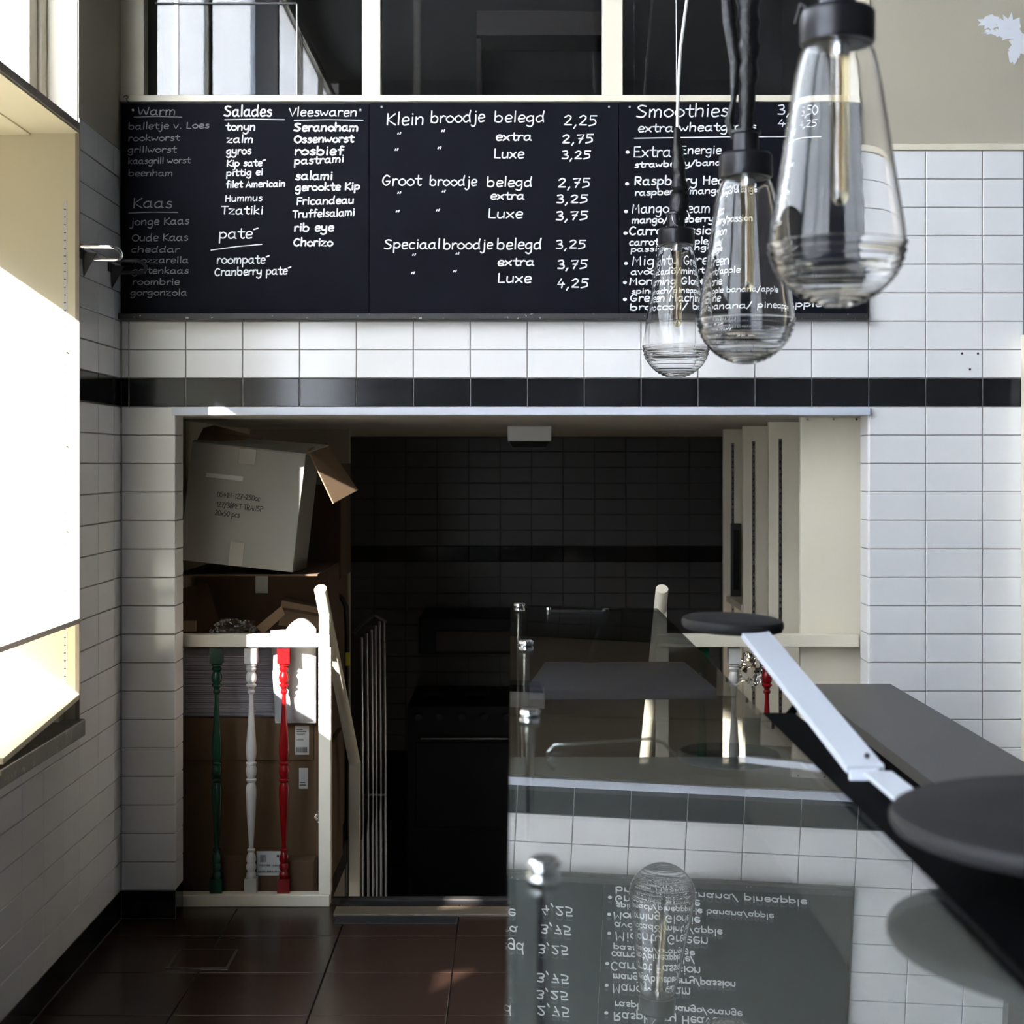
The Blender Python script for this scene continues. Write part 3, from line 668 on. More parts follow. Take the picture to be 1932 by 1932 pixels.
# ================================================================== WALL BRACKETS (left wall)
for k, (px, py, s, m, lab) in enumerate(((155, 478, 590, 'chrome', 'chrome looped bracket on the left tiled wall, nearer the window'), (206, 503, 551, 'socket', 'dark looped bracket on the left tiled wall, nearer the corner'))):
    p = at(px, py, s); X = XL; Y = p.y; Z = p.z
    t = thing('wall_bracket', (X, Y, Z), lab, 'bracket', 'looped wall brackets')
    q = MB(); L = .125 - .005 * k; wd = .028
    hz = .017; path = [(X + .002, Y - wd, Z + hz), (X + L - .03, Y - wd, Z + hz)]
    for i in range(1, 8):
        a = math.pi * i / 8; path.append((X + L - .03 + .03 * math.sin(a), Y - wd * math.cos(a), Z + hz * math.cos(a)))
    path += [(X + L - .03, Y + wd, Z - hz), (X + .002, Y + wd, Z - hz)]
    q.tube(path, .006, 10).build('loop', m, t, smooth=True)
    MB().prism([(X, Y - .004, Z + .006), (X + .045, Y - .004, Z), (X + .004, Y - .004, Z - .075)], (0, .008, 0)).build('gusset', 'black', t)
    MB().box(X, X + .004, Y - .04, Y + .04, Z - .02, Z + .012).build('wall_plate', 'black', t, bev=.001)

# ================================================================== WINDOW SHELVES
sh = thing('display_shelf', (-1.56, 4.0, 1.094), 'sunlit display shelf in the window recess, resting against the cream jamb', 'shelf')
MB().box(-1.70, XL - .001, 1.96, JY - .006, 1.096, 1.108).build('shelf_board', 'jamb', sh)
MB().box(XL - .001, XL + .003, 1.96, JY - .006, 1.093, 1.109).build('shelf_lipping', 'shelf_edge', sh)
a0 = Vector((-1.374, JY - .008, 0)); 
b1 = thing('window_board', (-1.5, 4.4, .852), 'cream board lying askew over the marble window sill', 'board')
MB().prism([(XL + .002, JY - .008, .852), (-1.263, 3.83, .852), (-1.78, 3.83, .852), (-1.78, JY - .008, .852)], (0, 0, .016)).build('board_plank', 'jamb', b1, bev=.001)
MB().box(-1.78, -1.42, JY - .06, JY - .01, .788, .852).build('batten', 'jamb', b1)
MB().box(-1.78, -1.60, 4.2, 4.24, .788, .852).build('batten', 'jamb', b1)
b2 = thing('window_board', (-1.5, 3.3, .80), 'second cream board lower on the sill, only its corner showing', 'board')
MB().prism([(-1.246, 3.765, .838), (-1.27, 2.0, .838), (-1.78, 2.0, .838), (-1.78, 2.70, .838), (-1.33, 2.72, .838), (-1.33, 2.95, .838), (-1.78, 2.90, .838), (-1.78, 3.56, .838), (-1.33, 3.60, .838), (-1.33, 3.765, .838)], (0, 0, .014)).build('board_plank', 'jamb', b2, bev=.001)  # unseen notches shaped to let small sun patches onto the floor
MB().box(-1.78, -1.45, 2.3, 2.34, .788, .838).build('batten', 'jamb', b2)

# ================================================================== PENDANT LAMPS
def pendant_glass(par, c, Rr, H, zb):
    """drop-shaped blown glass: narrow shoulder, wide ribbed bowl"""
    P = [(.30, 1.0), (.40, .992), (.50, .975), (.55, .95), (.60, .90), (.66, .82), (.73, .70), (.80, .58), (.87, .47), (.94, .36), (.985, .28), (1.0, .235)]
    prof = []
    import bisect
    zs = [p[1] for p in P][::-1]; rs_ = [p[0] for p in P][::-1]
    for r_, z_ in P: prof.append((r_, z_))
    n = 120
    for i in range(1, n + 1):
        t = i / n; a = t * math.pi / 2
        r_ = math.cos(a * .985); z_ = .235 * (1 - math.sin(a))
        rib = .030 * math.sin(t * 2 * math.pi * 12) * (1 if t < .93 else 0)
        prof.append((max(r_ + rib * .9, .02), z_ + rib * .25))
    outer = [(r_ * Rr, zb + z_ * H) for r_, z_ in prof]
    th = .0024
    inner = []
    for i, (r_, z_) in enumerate(prof):
        if z_ >= .235: inner.append((r_ * Rr - th, zb + z_ * H - (th if i < 1 else 0)))
    for i in range(1, 25):
        a = i / 24 * math.pi / 2
        inner.append((max((Rr - th) * math.cos(a * .985), .001), zb + th + (.235 * H - th) * (1 - math.sin(a))))
    b = MB(); b.lathe(outer + inner[::-1], (c.x, c.y, 0), 56, closed=False)
    # join both shells at the collar: the loop's ends are the two rims
    m = len(outer) + len(inner); n_ = 56
    b.f = [f for f in b.f if len(f) == 4]
    b.f += [((m - 1) * n_ + j, (m - 1) * n_ + (j + 1) % n_, (j + 1) % n_, j) for j in range(n_)]
    # the two pole ends meet inside the profile: cut that band and cap each shell
    k = len(outer)
    b.f = [f for f in b.f if not (min(f) // n_ == k - 1 and max(f) // n_ == k)]
    b.f += [tuple((k - 1) * n_ + j for j in range(n_)), tuple(k * n_ + j for j in range(n_))[::-1]]
    return b.build('glass_shade', 'glass', par, smooth=True)
PL = [(1275.5, 712, 460, 125, 625, 1), (1407, 685, 332, 182, 910, 2), (1579.5, 577, 78, 255, 1275, 3)]
labels = ['clear drop-shaped glass lamp, smallest, hanging by a white cable in front of the chalkboard', 'clear drop-shaped glass lamp hanging between the other two, with dark metal socket', 'large clear drop-shaped glass lamp nearest to the wall paint and cut by the frame top']
labels[2] = 'largest clear glass lamp, blurred, its black socket at the top edge'
for (px, yb_, yt, wpx, s, k), lab in zip(PL, labels):
    c = at(px, yb_, s); Rr = wpx / s / 2; H = (yb_ - yt) / s; zb = c.z; ztop = zb + H
    t = thing('pendant_lamp', (c.x, c.y, zb), lab, 'lamp', 'drop-shaped glass pendant lamps')
    t['group'] = 'drop-shaped glass pendant lamps'
    pendant_glass(t, c, Rr, H, zb)
    # socket: wide collar and narrower neck
    MB().lathe([(Rr * .53, ztop - .004), (Rr * .55, ztop), (Rr * .55, ztop + .040), (Rr * .50, ztop + .046), (Rr * .28, ztop + .048)], (c.x, c.y, 0), 32).build('socket_collar', 'socket', t, smooth=True)
    MB().lathe([(Rr * .27, ztop + .046), (Rr * .27, ztop + .085), (Rr * .31, ztop + .087), (Rr * .31, ztop + .093), (Rr * .1, ztop + .096)], (c.x, c.y, 0), 24).build('socket_neck', 'socket', t, smooth=True)
    # tube bulb
    bt_ = H * .62; tb = MB()
    tb.lathe([(.0001, ztop - bt_ - .0), (.008, ztop - bt_ + .002), (.0125, ztop - bt_ + .010), (.0135, ztop - bt_ + .02), (.0135, ztop - .03), (.0138, ztop)], (c.x + .004, c.y, 0), 20)
    bulb = tb.build('tube_bulb', 'bulb', t, smooth=True)
    MB().lathe([(.0133, ztop - .022), (.0145, ztop - .02), (.0145, ztop), (.003, ztop)], (c.x + .004, c.y, 0), 16).build('bulb_cap', 'steel', t, smooth=True)
    f_ = MB()
    for i in range(4):
        a = i * math.pi / 2 + .4; f_.tube([(c.x + .004 + .005 * math.cos(a), c.y + .005 * math.sin(a), ztop - .02), (c.x + .004 + .005 * math.cos(a + .6), c.y + .005 * math.sin(a + .6), ztop - bt_ + .022)], .0006, 5)
    f_.tube([(c.x + .004, c.y, ztop - .02), (c.x + .004, c.y, ztop - bt_ + .02)], .0008, 6)
    f_.build('filament', 'filament', t)
    # cable and the black tape wound round it
    rr = random.Random(10 + k)
    if k == 1:
        y0, y1 = 240, 408; pts = []; rs2 = []
        for i in range(26):
            u = i / 25; py = y1 + (y0 - y1) * u
            q = at(px + 6 + 2 * math.sin(u * 5) - 3 * u + rr.uniform(-1, 1), py, s); pts.append(q); rs2.append((15 * (1 - u) ** .8 + 4.5 + rr.uniform(-2, 2)) / s)
        MB().tube([Vector((c.x, c.y, ztop + .094))] + pts, [.012] + rs2, 12).build('taped_cord', 'black_gloss', t, smooth=True)
        MB().tube([at(1278, 250, s), at(1279, 180, s), at(1284, 90, s), at(1296, 0, s), at(1330, -420, s)], 3.2 / s, 8).build('cable', 'cable', t, smooth=True)
        MB().tube([at(1277, 245, s), at(1275.5, 0, s), at(1274, -420, s)], .8 / s, 6).build('thin_wire', 'tube', t)
        lo = []
        for i in range(22):
            a = i / 21 * 2 * math.pi * 1.15
            lo.append(at(1282 + 16 * math.sin(a), 412 - 20 * math.cos(a), s) + Vector((0, -.03 + .012 * math.cos(a), 0)))
        lo.append(at(1252, 446, s) + Vector((0, -.03, 0)))
        MB().tube(lo, .0009, 6).build('wire_loop', 'tube', t, smooth=True)
    else:
        pts = []; rs2 = []; n = 150
        topy = -900 if k == 2 else -1500
        x_off = -6 if k == 2 else 0
        for i in range(n):
            u = i / (n - 1); z = ztop + .09 + u * (4.69 - ztop - .09)
            q = Vector((c.x + x_off * u / s + .006 * math.sin(u * 16) * (1 if k == 2 else .3), c.y, z)); pts.append(q)
            rs2.append((.013 + .010 * min(1, u * 14)) * (1 + .20 * math.sin(i * 1.9) * rr.uniform(.3, 1)) if k == 2 else .026 * (1 + .12 * math.sin(i * 1.3) * rr.uniform(.3, 1)))
        MB().tube(pts, rs2, 14).build('taped_cord', 'black_gloss', t, smooth=True)
        if k == 2:
            MB().tube([at(1383, 262, s), at(1376, 230, s), at(1384, 190, s), at(1388, 120, s), at(1376, 40, s), at(1368, -60, s)], [.004, .010, .006, .012, .014, .012], 10).build('tape_fold', 'black_gloss', t, smooth=True)
        else:
            MB().tube([at(1540, 60, s), at(1524, 20, s), at(1512, 8, s), at(1500, 45, s)], [.012, .009, .004, .002], 8).build('tape_fold', 'black_gloss', t, smooth=True)

# ================================================================== GLASS COUNTER
TILT = -.025; H0 = 1.1375
def gz(x): return H0 + TILT * x
dc = thing('glass_counter', (.24, 3.0, 0), 'glass-topped display counter on chrome posts, mirroring the wall and chalkboards', 'display counter')
def slab(x0, x1, y0, y1, th=.008, dz=0):
    return MB().add([(x0, y0, gz(x0) + dz), (x1, y0, gz(x1) + dz), (x1, y1, gz(x1) + dz), (x0, y1, gz(x0) + dz), (x0, y0, gz(x0) - th + dz), (x1, y0, gz(x1) - th + dz), (x1, y1, gz(x1) - th + dz), (x0, y1, gz(x0) - th + dz)],
                    [(0, 1, 2, 3), (4, 7, 6, 5), (0, 4, 5, 1), (1, 5, 6, 2), (2, 6, 7, 3), (3, 7, 4, 0)])
for ya, yb2 in ((2.842, 5.05), (.6, 2.836)):
    tp = slab(-.003, .478, ya, yb2).build('top_pane', 'top_glass', dc)
    tp.data.materials.append(M['clear_face'])
    for p in tp.data.polygons:
        if p.normal.z < .5: p.material_index = 1      # only the upper face mirrors
MB().box(-.003, .004, .6, 5.04, .905, 1.128).build('side_pane', 'case_glass', dc)
MB().box(-.003, .58, .6, 3.68, .87, .90).build('case_floor', 'case_floor', dc, bev=.003)
MB().box(.0, .45, .62, 3.64, .0, .87).build('cabinet_body', 'ledge', dc, bev=.004)
MB().box(.470, .476, .6, 3.1, .90, 1.112).build('side_panel', 'case_floor', dc)
for k, (px, py) in enumerate(((980, 1145), (993, 1217), (1000, 1350), (1027, 1640))):
    s = (py - VY) / (EYE - 1.1365); x = (px - VX) / s; y = F / s
    po = MB().lathe([(.0085, .9 if k > 1 else 0), (.0085, 1.118)], (x, y, 0), 16).build('post', 'chrome', dc, smooth=True)
    MB().lathe([(.006, 1.1372), (.016, 1.1375), (.019, 1.141), (.019, 1.147), (.015, 1.150)], (x, y, 0), 24).build('post_cap', 'chrome', po, smooth=True)
    MB().lathe([(.017, 1.116), (.019, 1.119), (.019, 1.126), (.015, 1.1285)], (x, y, 0), 24).build('post_collar', 'chrome', po, smooth=True)
# rods and tray at the far end
p0 = at(1035, 1152, 588); p1 = at(1143, 1153, 588)
rd = MB().tube([p0, p1], .0035, 10).build('hanging_rod', 'chrome', dc, smooth=True)
MB().tube([p0 + Vector((0, 0, .010)), p0 + Vector((0, 0, -.012))], .0075, 12).build('rod_clamp', 'chrome', rd, smooth=True)
MB().tube([p1 + Vector((0, 0, .008)), p1 + Vector((0, 0, -.02))], .011, 12).build('rod_joint', 'black', rd, smooth=True)
tr_ = MB()
q0 = at(1028, 1263, 596); q1 = at(1292, 1245, 596); q2 = at(1355, 1302, 680); q3 = at(990, 1320, 680)
for q in (q0, q1, q2, q3): q.z = .945
tray = MB().prism([q0, q1, q2, q3], (0, 0, .028)).build('hanging_tray', 'tray', dc, bev=.003)
MB().tube([p1 + Vector((0, 0, -.01)), Vector(((1113 - VX) / 600, F / 600 + .03, .975))], .010, 12).build('tray_stem', 'socket', tray, smooth=True)
MB().lathe([(.03, .972), (.03, .976), (.015, .980)], ((1113 - VX) / 600, F / 600 + .03, 0), 20).build('stem_foot', 'socket', tray, smooth=True)
p0 = at(1046, 1406, 1010); p1 = at(1228, 1394, 1010)
MB().tube([at(1046, 1452, 1010), at(1034, 1440, 1010), at(1032, 1420, 1010), p0, p1, at(1252, 1402, 1010), at(1275, 1425, 1010)], .0032, 8).build('bent_rod', 'chrome', dc, smooth=True)

# black rail beside the glass
rl = thing('counter_rail', (.515, 2.0, 1.0), 'long black rail running beside the glass counter top', 'rail')
MB().prism([(.484, .6, 1.02), (.484, 3.02, 1.02), (.555, 3.02, 1.02), (.575, 2.3, 1.02), (.61, 1.6, 1.02), (.61, .6, 1.02)], (0, 0, .092)).build('rail_body', 'rail_black', rl, bev=.002)
MB().prism([at(1460, 1374, 960), at(1499, 1328, 960), at(1508, 1336, 960), at(1480, 1392, 960)], (0, .008, 0)).build('end_plate', 'rail_black', rl, bev=.001)
MB().box(.497, .507, .9, 2.9, .902, 1.02).build('support_panel', 'rail_black', rl)

# round black plates on white steel arms
def plate(c, rad, tx, ty, lab):
    t = thing('round_plate_stand', c, lab, 'plate stand', None)
    m = Matrix.Translation(c) @ Euler((R(tx), R(ty), 0)).to_matrix().to_4x4()
    MB().lathe([(rad * .5, -.014), (rad - .012, -.014), (rad - .004, -.011), (rad, -.004), (rad, .003), (rad - .003, .009), (rad - .010, .012), (rad * .5, .0125)], (0, 0, 0), 64).xform(m).build('plate', 'disc', t, smooth=True)
    return t
def strip(p0, p1, w, th, side):
    """flat bar from p0 to p1"""
    p0, p1 = Vector(p0), Vector(p1); d = (p1 - p0).normalized(); sd = Vector(side); sd = (sd - d * sd.dot(d)).normalized(); n = d.cross(sd)
    v = []
    for p in (p0, p1):
        for a, b in ((-1, -1), (1, -1), (1, 1), (-1, 1)): v.append(p + sd * w / 2 * a + n * th / 2 * b)
    return MB().add(v, [(3, 2, 1, 0), (4, 5, 6, 7), (0, 1, 5, 4), (1, 2, 6, 5), (2, 3, 7, 6), (3, 0, 4, 7)])
c1 = at(1382, 1176, 900)
pa = plate(c1, .1065, 1.5, 2.0, 'small round black plate on a long white steel arm, before the cream railing')
e0 = at(1424, 1196, 925); e1 = at(1633, 1452, 1215)
strip(e0, e1, .060, .012, (1, .1, 0)).build('arm', 'arm', pa, bev=.001)
bk = MB(); A0 = at(1604, 1441, 1215); 
bk.prism([at(1603, 1441, 1212), at(1668, 1441, 1212), at(1645, 1474, 1225), at(1604, 1474, 1225)], (0, .012, 0))
bk.build('bracket', 'arm', pa, bev=.001)
strip(at(1655, 1458, 1222) + Vector((0, 0, 0)), at(1745, 1532, 1390), .046, .006, (1, -.3, 0)).build('foot_bar', 'arm', pa, bev=.001)
sc = at(1632, 1426, 1200); MB().lathe([(.0045, -.002), (.0045, .002)], (0, 0, 0), 12).xform(Matrix.Translation(sc + Vector((0, -.012, .002))) @ Euler((R(60), 0, 0)).to_matrix().to_4x4()).build('screw', 'tube', pa)
c2 = at(2071, 1556, 1665)
pb = plate(c2, .23, 0, 0, 'large blurred round black plate low over the rail, nearest the lamp side')
pb['label'] = 'blurred round black plate close up over the black rail, cut by the photo edge'
strip(c2 + Vector((-.02, -.05, -.019)), Vector((.585, 1.42, 1.123)), .05, .008, (1, 0, 0)).build('arm', 'arm', pb, bev=.001)

# bar ledge on the right
lg = thing('bar_ledge', (1.07, 3.2, 0), 'dark grey bar ledge on a brown base by the tiled wall', 'bar counter')
LZ = .90
yf = F / ((1290 - VY) / (EYE - LZ))
MB().box(.925, 1.205, .8, yf, LZ - .03, LZ).build('worktop', 'ledge', lg, bev=.002)
MB().box(.96, 1.18, .82, yf - .03, .0, LZ - .03).build('base', 'cab', lg, bev=.003)
MB().box(.925, .935, .8, yf, LZ - .10, LZ - .03).build('apron', 'rail_black', lg)
hd = thing('bar_ledge', (.7, 4.0, 0), None, None)
bpy.data.objects.remove(hd)

# ================================================================== BOXES AND CLUTTER BEHIND THE LEFT RAILING
def carton(name, x0, x1, y0, y1, z0, z1, m, label, group=None, tape=True, rot=None):
    t = thing(name, ((x0 + x1) / 2, (y0 + y1) / 2, z0), label, 'box', group)
    MB().box(x0, x1, y0, y1, z0, z1).build('carton_body', m, t, bev=.004)
    if tape: MB().box((x0 + x1) / 2 - .025, (x0 + x1) / 2 + .025, y0 - .0012, y0 + .001, z1 - .09, z1 - .001).build('tape', 'tape', t)
    return t
# tilted white carton with open flaps (local frame: origin at the front face's middle)
S = 500.
cA = at(457, 957, S)
bx = thing('open_carton', cA, 'tilted white cardboard box with open flaps, printed text, high on the stack', 'box', rot=(R(-1.5), R(6.2), R(-1)))
W, Hh, Dp, tk = .432, .446, .36, .004
def bl_(b, n, m, par=bx, bev=.0015): return b.build(n, m, par, bev=bev, local=True)
b = MB(); b.box(-W / 2, W / 2, 0, tk, -Hh / 2, Hh / 2); b.box(-W / 2, W / 2, Dp - tk, Dp, -Hh / 2, Hh / 2); b.box(-W / 2, -W / 2 + tk, tk, Dp - tk, -Hh / 2, Hh / 2); b.box(W / 2 - tk, W / 2, tk, Dp - tk, -Hh / 2, Hh / 2); b.box(-W / 2 + tk, W / 2 - tk, tk, Dp - tk, -Hh / 2, -Hh / 2 + tk)
body = bl_(b, 'carton_body', 'card_white')
bl_(MB().prism([(-W / 2, 0, Hh / 2), (W / 2, 0, Hh / 2), (W / 2 + .07, .10, Hh / 2 + .045), (-W / 2 + .15, .12, Hh / 2 + .035), (-W / 2 + .10, .05, Hh / 2 + .012), (-W / 2, .03, Hh / 2 + .008)], (0, 0, .004)), 'flap', 'card_white')
bl_(MB().prism([(W / 2, 0.02, Hh / 2 + .02), (W / 2 + .05, .16, Hh / 2 + .055), (W / 2 + .185, .22, Hh / 2 - .115), (W / 2 + .115, .06, Hh / 2 - .175)], (.003, .0, .003)), 'flap', 'card_inner')
bl_(MB().prism([(-W / 2, .06, Hh / 2), (-W / 2 + .10, .04, Hh / 2 + .01), (-W / 2 + .19, .10, Hh / 2 + .0), (-W / 2 + .24, .14, Hh / 2 + .045), (-W / 2 + .04, .16, Hh / 2 + .075), (-W / 2 + .0, .16, Hh / 2 + .06)], (0, .003, .003)), 'flap', 'card_inner')
bl_(MB().box(-.03, .025, -.0012, .001, -Hh / 2 + .0, -Hh / 2 + .09), 'tape', 'tape')
bl_(MB().box(-.035, .03, -.0012, .001, Hh / 2 - .06, Hh / 2 - .001), 'tape', 'tape')
bl_(MB().box(-.15, -.01, -.0008, .001, Hh / 2 - .125, Hh / 2 - .108), 'torn_label_strip', 'label')
for txt, x0, zz, wd in (("0541N-127-250cc", -.100, .030, .165), ("127/38PET TRANSP", -.100, -.008, .180), ("20x50 pcs", -.100, -.040, .095)):
    v, f = text_2d(txt, 0, wd, 0, .0125, .0030, 0, 0)
    MB().add([(x0 + p[0], -.0008, zz + p[1]) for p in v], f).build('printed_text', 'ink', bx, local=True)
# big box at floor level and what lies on it
big = carton('moving_carton', -1.26, -.715, 5.72, 6.13, 0, .655, 'card', 'large brown cardboard box on the floor behind the three balusters', tape=False)
MB().box(-1.24, -.735, 5.712, 5.721, .50, .655).build('front_flap', 'card', big, bev=.001)
def label_on(par, px0, px1, py0, py1, s, lines, rot=0):
    a = at(px0, py1, s); b = at(px1, py0, s); y = F / s
    l = MB().box(a.x, b.x, y, y + .001, a.z, b.z).build('shipping_label', 'label', par)
    q = MB(); r_ = random.Random(px0)
    for (fx0, fx1, fy0, fy1, bars) in lines:
        X0 = a.x + (b.x - a.x) * fx0; X1 = a.x + (b.x - a.x) * fx1; Z0 = a.z + (b.z - a.z) * fy0; Z1 = a.z + (b.z - a.z) * fy1
        if bars:
            x = X0
            while x < X1:
                w_ = r_.uniform(.0008, .0025); q.box(x, min(x + w_, X1), y - .0006, y, Z0, Z1); x += w_ + r_.uniform(.0008, .002)
        else: q.box(X0, X1, y - .0006, y, Z0, Z1)
    q.build('label_print', 'ink', l)
sb = F / 5.712
label_on(big, 557, 583, 1369, 1424, F / 5.7105, [(.1, .55, .85, .88, 0), (.1, .8, .78, .80, 0), (.1, .7, .70, .72, 0), (.1, .6, .5, .52, 0), (.08, .9, .08, .26, 1)])
label_on(big, 564, 581, 1449, 1488, F / 5.7185, [(.1, .8, .15, .2, 0), (.1, .7, .28, .32, 0)])
y_ = F / 5.7185
v, f = text_2d("Card", 0, .024, 0, .013, .003, 0, 0)
a = at(566, 1466, y_)
# lower box with a shipping label
low = carton('low_carton', -1.10, -.72, 5.625, 5.708, 0, .15, 'card_dark', 'flat dark cardboard box with white label at the railing foot', tape=False)
label_on(low, 484, 529, 1606, 1652, F / 5.6235, [(.15, .4, .55, .85, 1), (.85, .95, .75, .85, 0), (.1, .6, .38, .46, 1), (.65, .95, .38, .44, 1), (.08, .95, .12, .2, 1)])
# stack of white sheets, each one a slab of its own
stk = thing('sheet_stack', (-1.0, 5.9, .655), 'stack of flat white packing sheets on the large brown box', 'stack of sheets')
n = 30; rs3 = random.Random(2)
for i in range(n):
    z0 = .657 + i * (.885 - .657) / n
    dx = rs3.uniform(-.012, .012)
    MB().box(-1.26, -.855 + dx, 5.73 + rs3.uniform(0, .012), 6.12, z0, z0 + .0062).build('sheet', 'paper', stk)
# milky plastic bag hanging over
def blob(c, rx, ry, rz, seed, m, name, par=None, nu=28, nv=18, rough=.18, zmin=None):
    from mathutils import noise
    vs = []; fs = []
    for i in range(nv + 1):
        th = math.pi * i / nv
        for j in range(nu):
            ph = 2 * math.pi * j / nu; d = Vector((math.sin(th) * math.cos(ph), math.sin(th) * math.sin(ph), math.cos(th)))
            k = 1 + rough * noise.noise(d * 2.3 + Vector((seed, 0, 0))) + rough * .5 * noise.noise(d * 6 + Vector((0, seed, 0)))
            p = Vector((c[0] + d.x * rx * k, c[1] + d.y * ry * k, c[2] + d.z * rz * k))
            if zmin is not None: p.z = max(p.z, zmin)
            vs.append(p)
    for i in range(nv):
        for j in range(nu): fs.append((i * nu + j, i * nu + (j + 1) % nu, (i + 1) * nu + (j + 1) % nu, (i + 1) * nu + j))
    return MB().add(vs, fs).build(name, m, par, smooth=True)
cb = at(560, 1270, 510)
def pillowbag():
    from mathutils import noise
    vs = []; fs = []; nu, nv = 24, 26
    outline = lambda t: (-.058 + .02 * math.sin(t * 7), .062)
    for side in (0, 1):
        for i in range(nv + 1):
            t = i / nv; z = 1.03 - t * .385
            l = -.095 + .02 * t if t > .1 else -.06 - .02 * t / .1
            r_ = .075
            for j in range(nu + 1):
                u = j / nu; x = l + (r_ - l) * u
                bulge = .055 * (math.sin(math.pi * u) ** .6) * (math.sin(math.pi * min(t * .97 + .03, 1)) ** .5)
                nz = .008 * noise.noise(Vector((x * 22, z * 9, side * 5)))
                zz = z - (.03 * (u - .6) ** 2 * 8 if i < 3 else 0)
                vs.append((cb.x + x, 5.668 + (bulge + nz if side else -bulge * .6 + nz), zz))
    k = (nu + 1) * (nv + 1)
    for side in (0, 1):
        for i in range(nv):
            for j in range(nu):
                q = side * k + i * (nu + 1) + j; fs.append((q, q + 1, q + nu + 2, q + nu + 1))
    for i in range(nv):
        for j in (0, nu):
            q = i * (nu + 1) + j; fs.append((q, q + nu + 1, k + q + nu + 1, k + q))
    for j in range(nu):
        for i in (0, nv):
            q = i * (nu + 1) + j; fs.append((q, q + 1, k + q + 1, k + q))
    return MB().add(vs, fs)
pbg = pillowbag().build('plastic_bag', 'plastic', smooth=True)
tag(pbg, 'milky white plastic bag hanging behind the railing corner post', 'bag')
oc = thing('torn_carton', at(560, 1175, 495), 'torn open brown cardboard box around the white plastic bag', 'box')
MB().prism([at(483, 1183, 497), at(531, 1143, 494), at(537, 1160, 494), at(497, 1196, 497)], (0, .004, 0)).build('flap', 'card_inner', oc)
MB().prism([at(531, 1133, 484), at(602, 1146, 484), at(602, 1190, 484), at(525, 1180, 484)], (0, .13, 0)).build('carton_body', 'card_inner', oc, bev=.002)
MB().prism([at(531, 1146, 486), at(602, 1158, 486), at(602, 1163, 486), at(531, 1151, 486)], (0, .004, 0)).build('fold', 'card_dark', oc)
# open box left with tilted flap
lf = thing('flapped_carton', at(380, 1190, 490), 'brown cardboard box with one raised flap, left behind the rail', 'box')
MB().prism([at(344, 1110, 482), at(391, 1100, 482), at(418, 1185, 490), at(344, 1192, 492)], (0, .004, 0)).build('flap', 'card_dark', lf)
MB().box(-1.285, -1.02, 5.98, 6.13, .887, .975).build('carton_body', 'card_dark', lf, bev=.003)
tag(MB().box(at(346, 1180, 505).x, at(368, 1180, 505).x, F / 505, F / 505 + .03, zy(1192, 505), zy(1172, 505)).build('card_tube_bundle', 'card_inner', bev=.002), 'small pale cardboard piece beside the tiled pier', 'cardboard')
tag(blob(at(440, 1188, 495), .075, .06, .035, 3, 'glass', 'plastic_cup_heap', rough=.5), 'heap of clear crumpled plastic behind the rail, in the dark', 'plastic wrap')
# the pile below the white carton
carton('brown_carton', -1.262, -.735, 6.16, 6.58, .80, 1.172, 'card_dark', 'wide dark brown box directly under the tilted white box')
carton('brown_carton', -1.25, -.74, 6.16, 6.60, 0, .795, 'card_dark', 'dark brown box at floor level behind the stacked sheets')
carton('tall_carton', -.90, -.745, 6.62, 7.0, 0, 1.10, 'card_dark', 'upright brown box behind the pile, right of the white box, lower', tape=False)
carton('tall_carton', -.925, -.735, 6.64, 7.05, 1.102, 1.60, 'card_dark', 'brown box on top of the upright one, near the ceiling')
tag(MB().box(-1.275, -.735, 5.84, 6.56, 1.173, 1.180).build('cardboard_sheet', 'card_dark', bev=.001), 'flattened dark cardboard sheet between the tilted white box and the brown box', 'cardboard')
# bits right of the post
carton('narrow_carton', -.712, -.69, 5.75, 6.3, 0, .52, 'card', 'narrow brown carton edge visible right of the railing post', tape=False)
tag(blob((-.70, 5.66, .30), .02, .03, .022, 8, 'glass', 'tape_roll_wrap', rough=.4), 'scrap of clear plastic wrap right of the railing post', 'plastic wrap')

# folded wire trolley and handle
rc = thing('roll_cage', (-.62, 7.1, -.95), 'folded trolley of upright chrome tubes in the dark stairwell', 'trolley')
for k, (x0, y0_, s) in enumerate(((682, 1203, 420), (692, 1195, 412), (701, 1188, 404), (708, 1180, 398), (716, 1172, 390), (725, 1168, 384))):
    p = at(x0, y0_, s); q = Vector((p.x + .01, p.y, -.93))
    MB().tube([p, q], .006, 10).build('tube', 'tube', rc, smooth=True)
pA = at(666, 1198, 424); pB = at(706, 1160, 398); pC = at(727, 1172, 384)
MB().tube([pA, at(680, 1180, 415), pB, pC], .007, 8).build('top_bar', 'black', rc, smooth=True)
MB().tube([at(690, 1500, 412), at(724, 1500, 384)], .005, 8).build('cross_bar', 'tube', rc)
hdl = thing('hand_truck', at(645, 1290, 440), 'black bent tube handle with a yellow tag behind the handrail', 'hand truck')
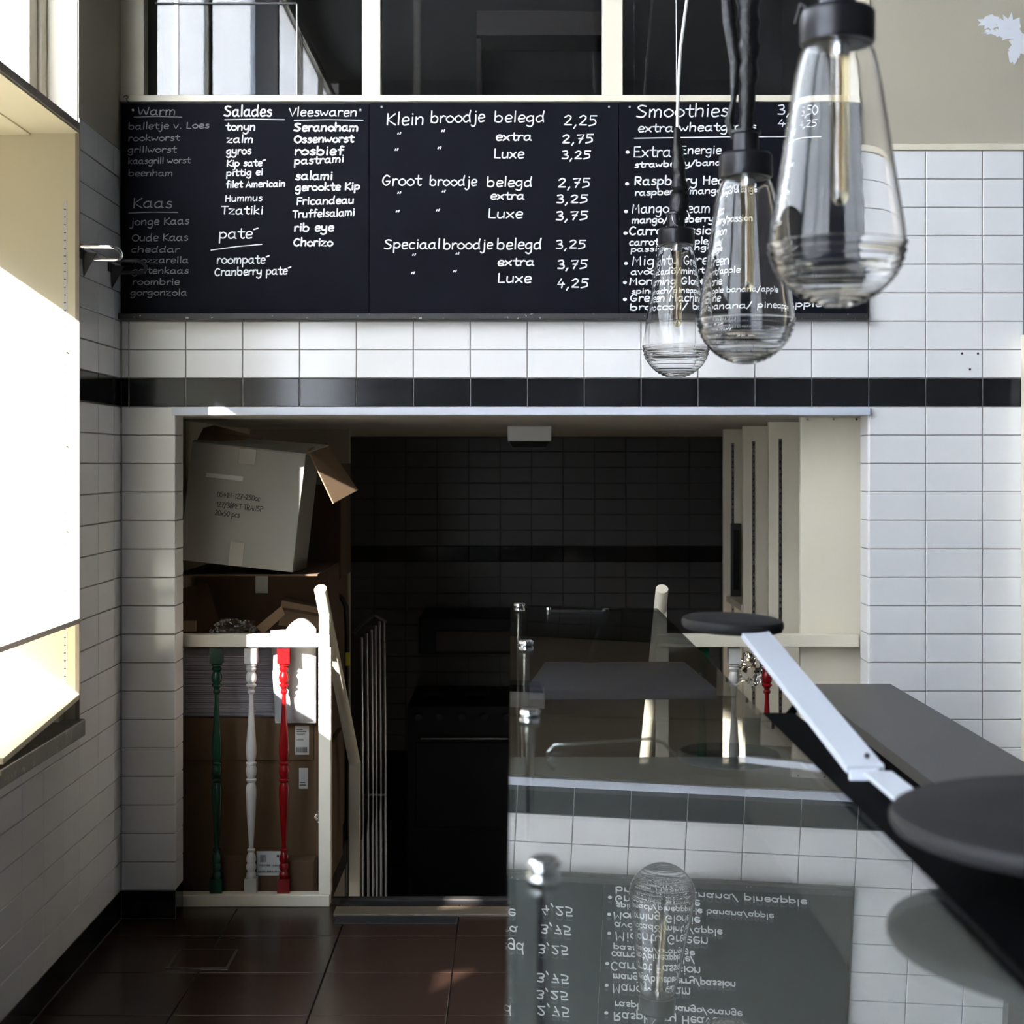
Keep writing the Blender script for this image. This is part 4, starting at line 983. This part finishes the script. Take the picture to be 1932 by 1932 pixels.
MB().tube([at(638, 1122, 440), at(645, 1128, 440), at(653, 1145, 440), at(655, 1200, 440), at(655, 1330, 440), at(655, 1540, 440), Vector((at(655, 1540, 440).x, F / 440, -.94))], .011, 12).build('handle', 'black', hdl, smooth=True)
a = at(652, 1256, 444); b = at(660, 1231, 444)
MB().box(a.x, b.x, F / 444 - .01, F / 444, a.z, b.z).build('tag', 'yellow', hdl, bev=.001)
MB().box(a.x - .12, a.x + .01, F / 440, F / 440 + .16, -.95, -.93).build('toe_plate', 'black', hdl)

# cooker at the far wall
ck = thing('kitchen_range', (-.28, 9.1, -.95), 'black cooking range in the dark kitchen at the far wall', 'cooker')
ys_ = 8.9; sc_ = F / ys_
a = at(768, 1700, sc_); b = at(985, 1330, sc_)
MB().box(a.x, b.x, ys_, 9.7, -.95, zy(1332, sc_)).build('oven_body', 'stove', ck, bev=.006)
MB().box(a.x + .05, b.x - .05, ys_ - .012, ys_, zy(1560, sc_), zy(1400, sc_)).build('oven_door', 'stove', ck, bev=.004)
MB().tube([(a.x + .08, ys_ - .04, zy(1392, sc_)), (b.x - .08, ys_ - .04, zy(1392, sc_))], .008, 8).build('door_handle', 'tube', ck)
for px in (790, 830, 872, 914, 955):
    c = at(px, 1352, sc_); MB().tube([(c.x, ys_ - .03, c.z), (c.x, ys_, c.z)], .02, 14).build('knob', 'socket', ck)
for px in (812, 893): 
    c = at(px, 1322, sc_); MB().lathe([(.05, 0), (.06, .02), (.0, .025)], (c.x, 9.2, zy(1332, sc_)), 18).build('burner', 'socket', ck)
hood = thing('extractor_hood', (-.28, 9.2, .6), 'dark extractor box above the cooking range', 'extractor')
a = at(790, 1235, 318); b = at(975, 1165, 318)
MB().box(a.x, b.x, F / 318, FARY, a.z, b.z).build('hood_body', 'stove', hood, bev=.01)
MB().box(a.x + .1, b.x - .02, F / 318 - .01, F / 318, a.z + .02, a.z + .14).build('hood_front', 'cab', hood, bev=.004)

# crumpled plastic in the right bay
tag(blob(at(1418, 1262, 492), .055, .04, .055, 21, 'glass', 'plastic_wrap', rough=.6), 'crumpled clear plastic behind the white and red balusters', 'plastic wrap')
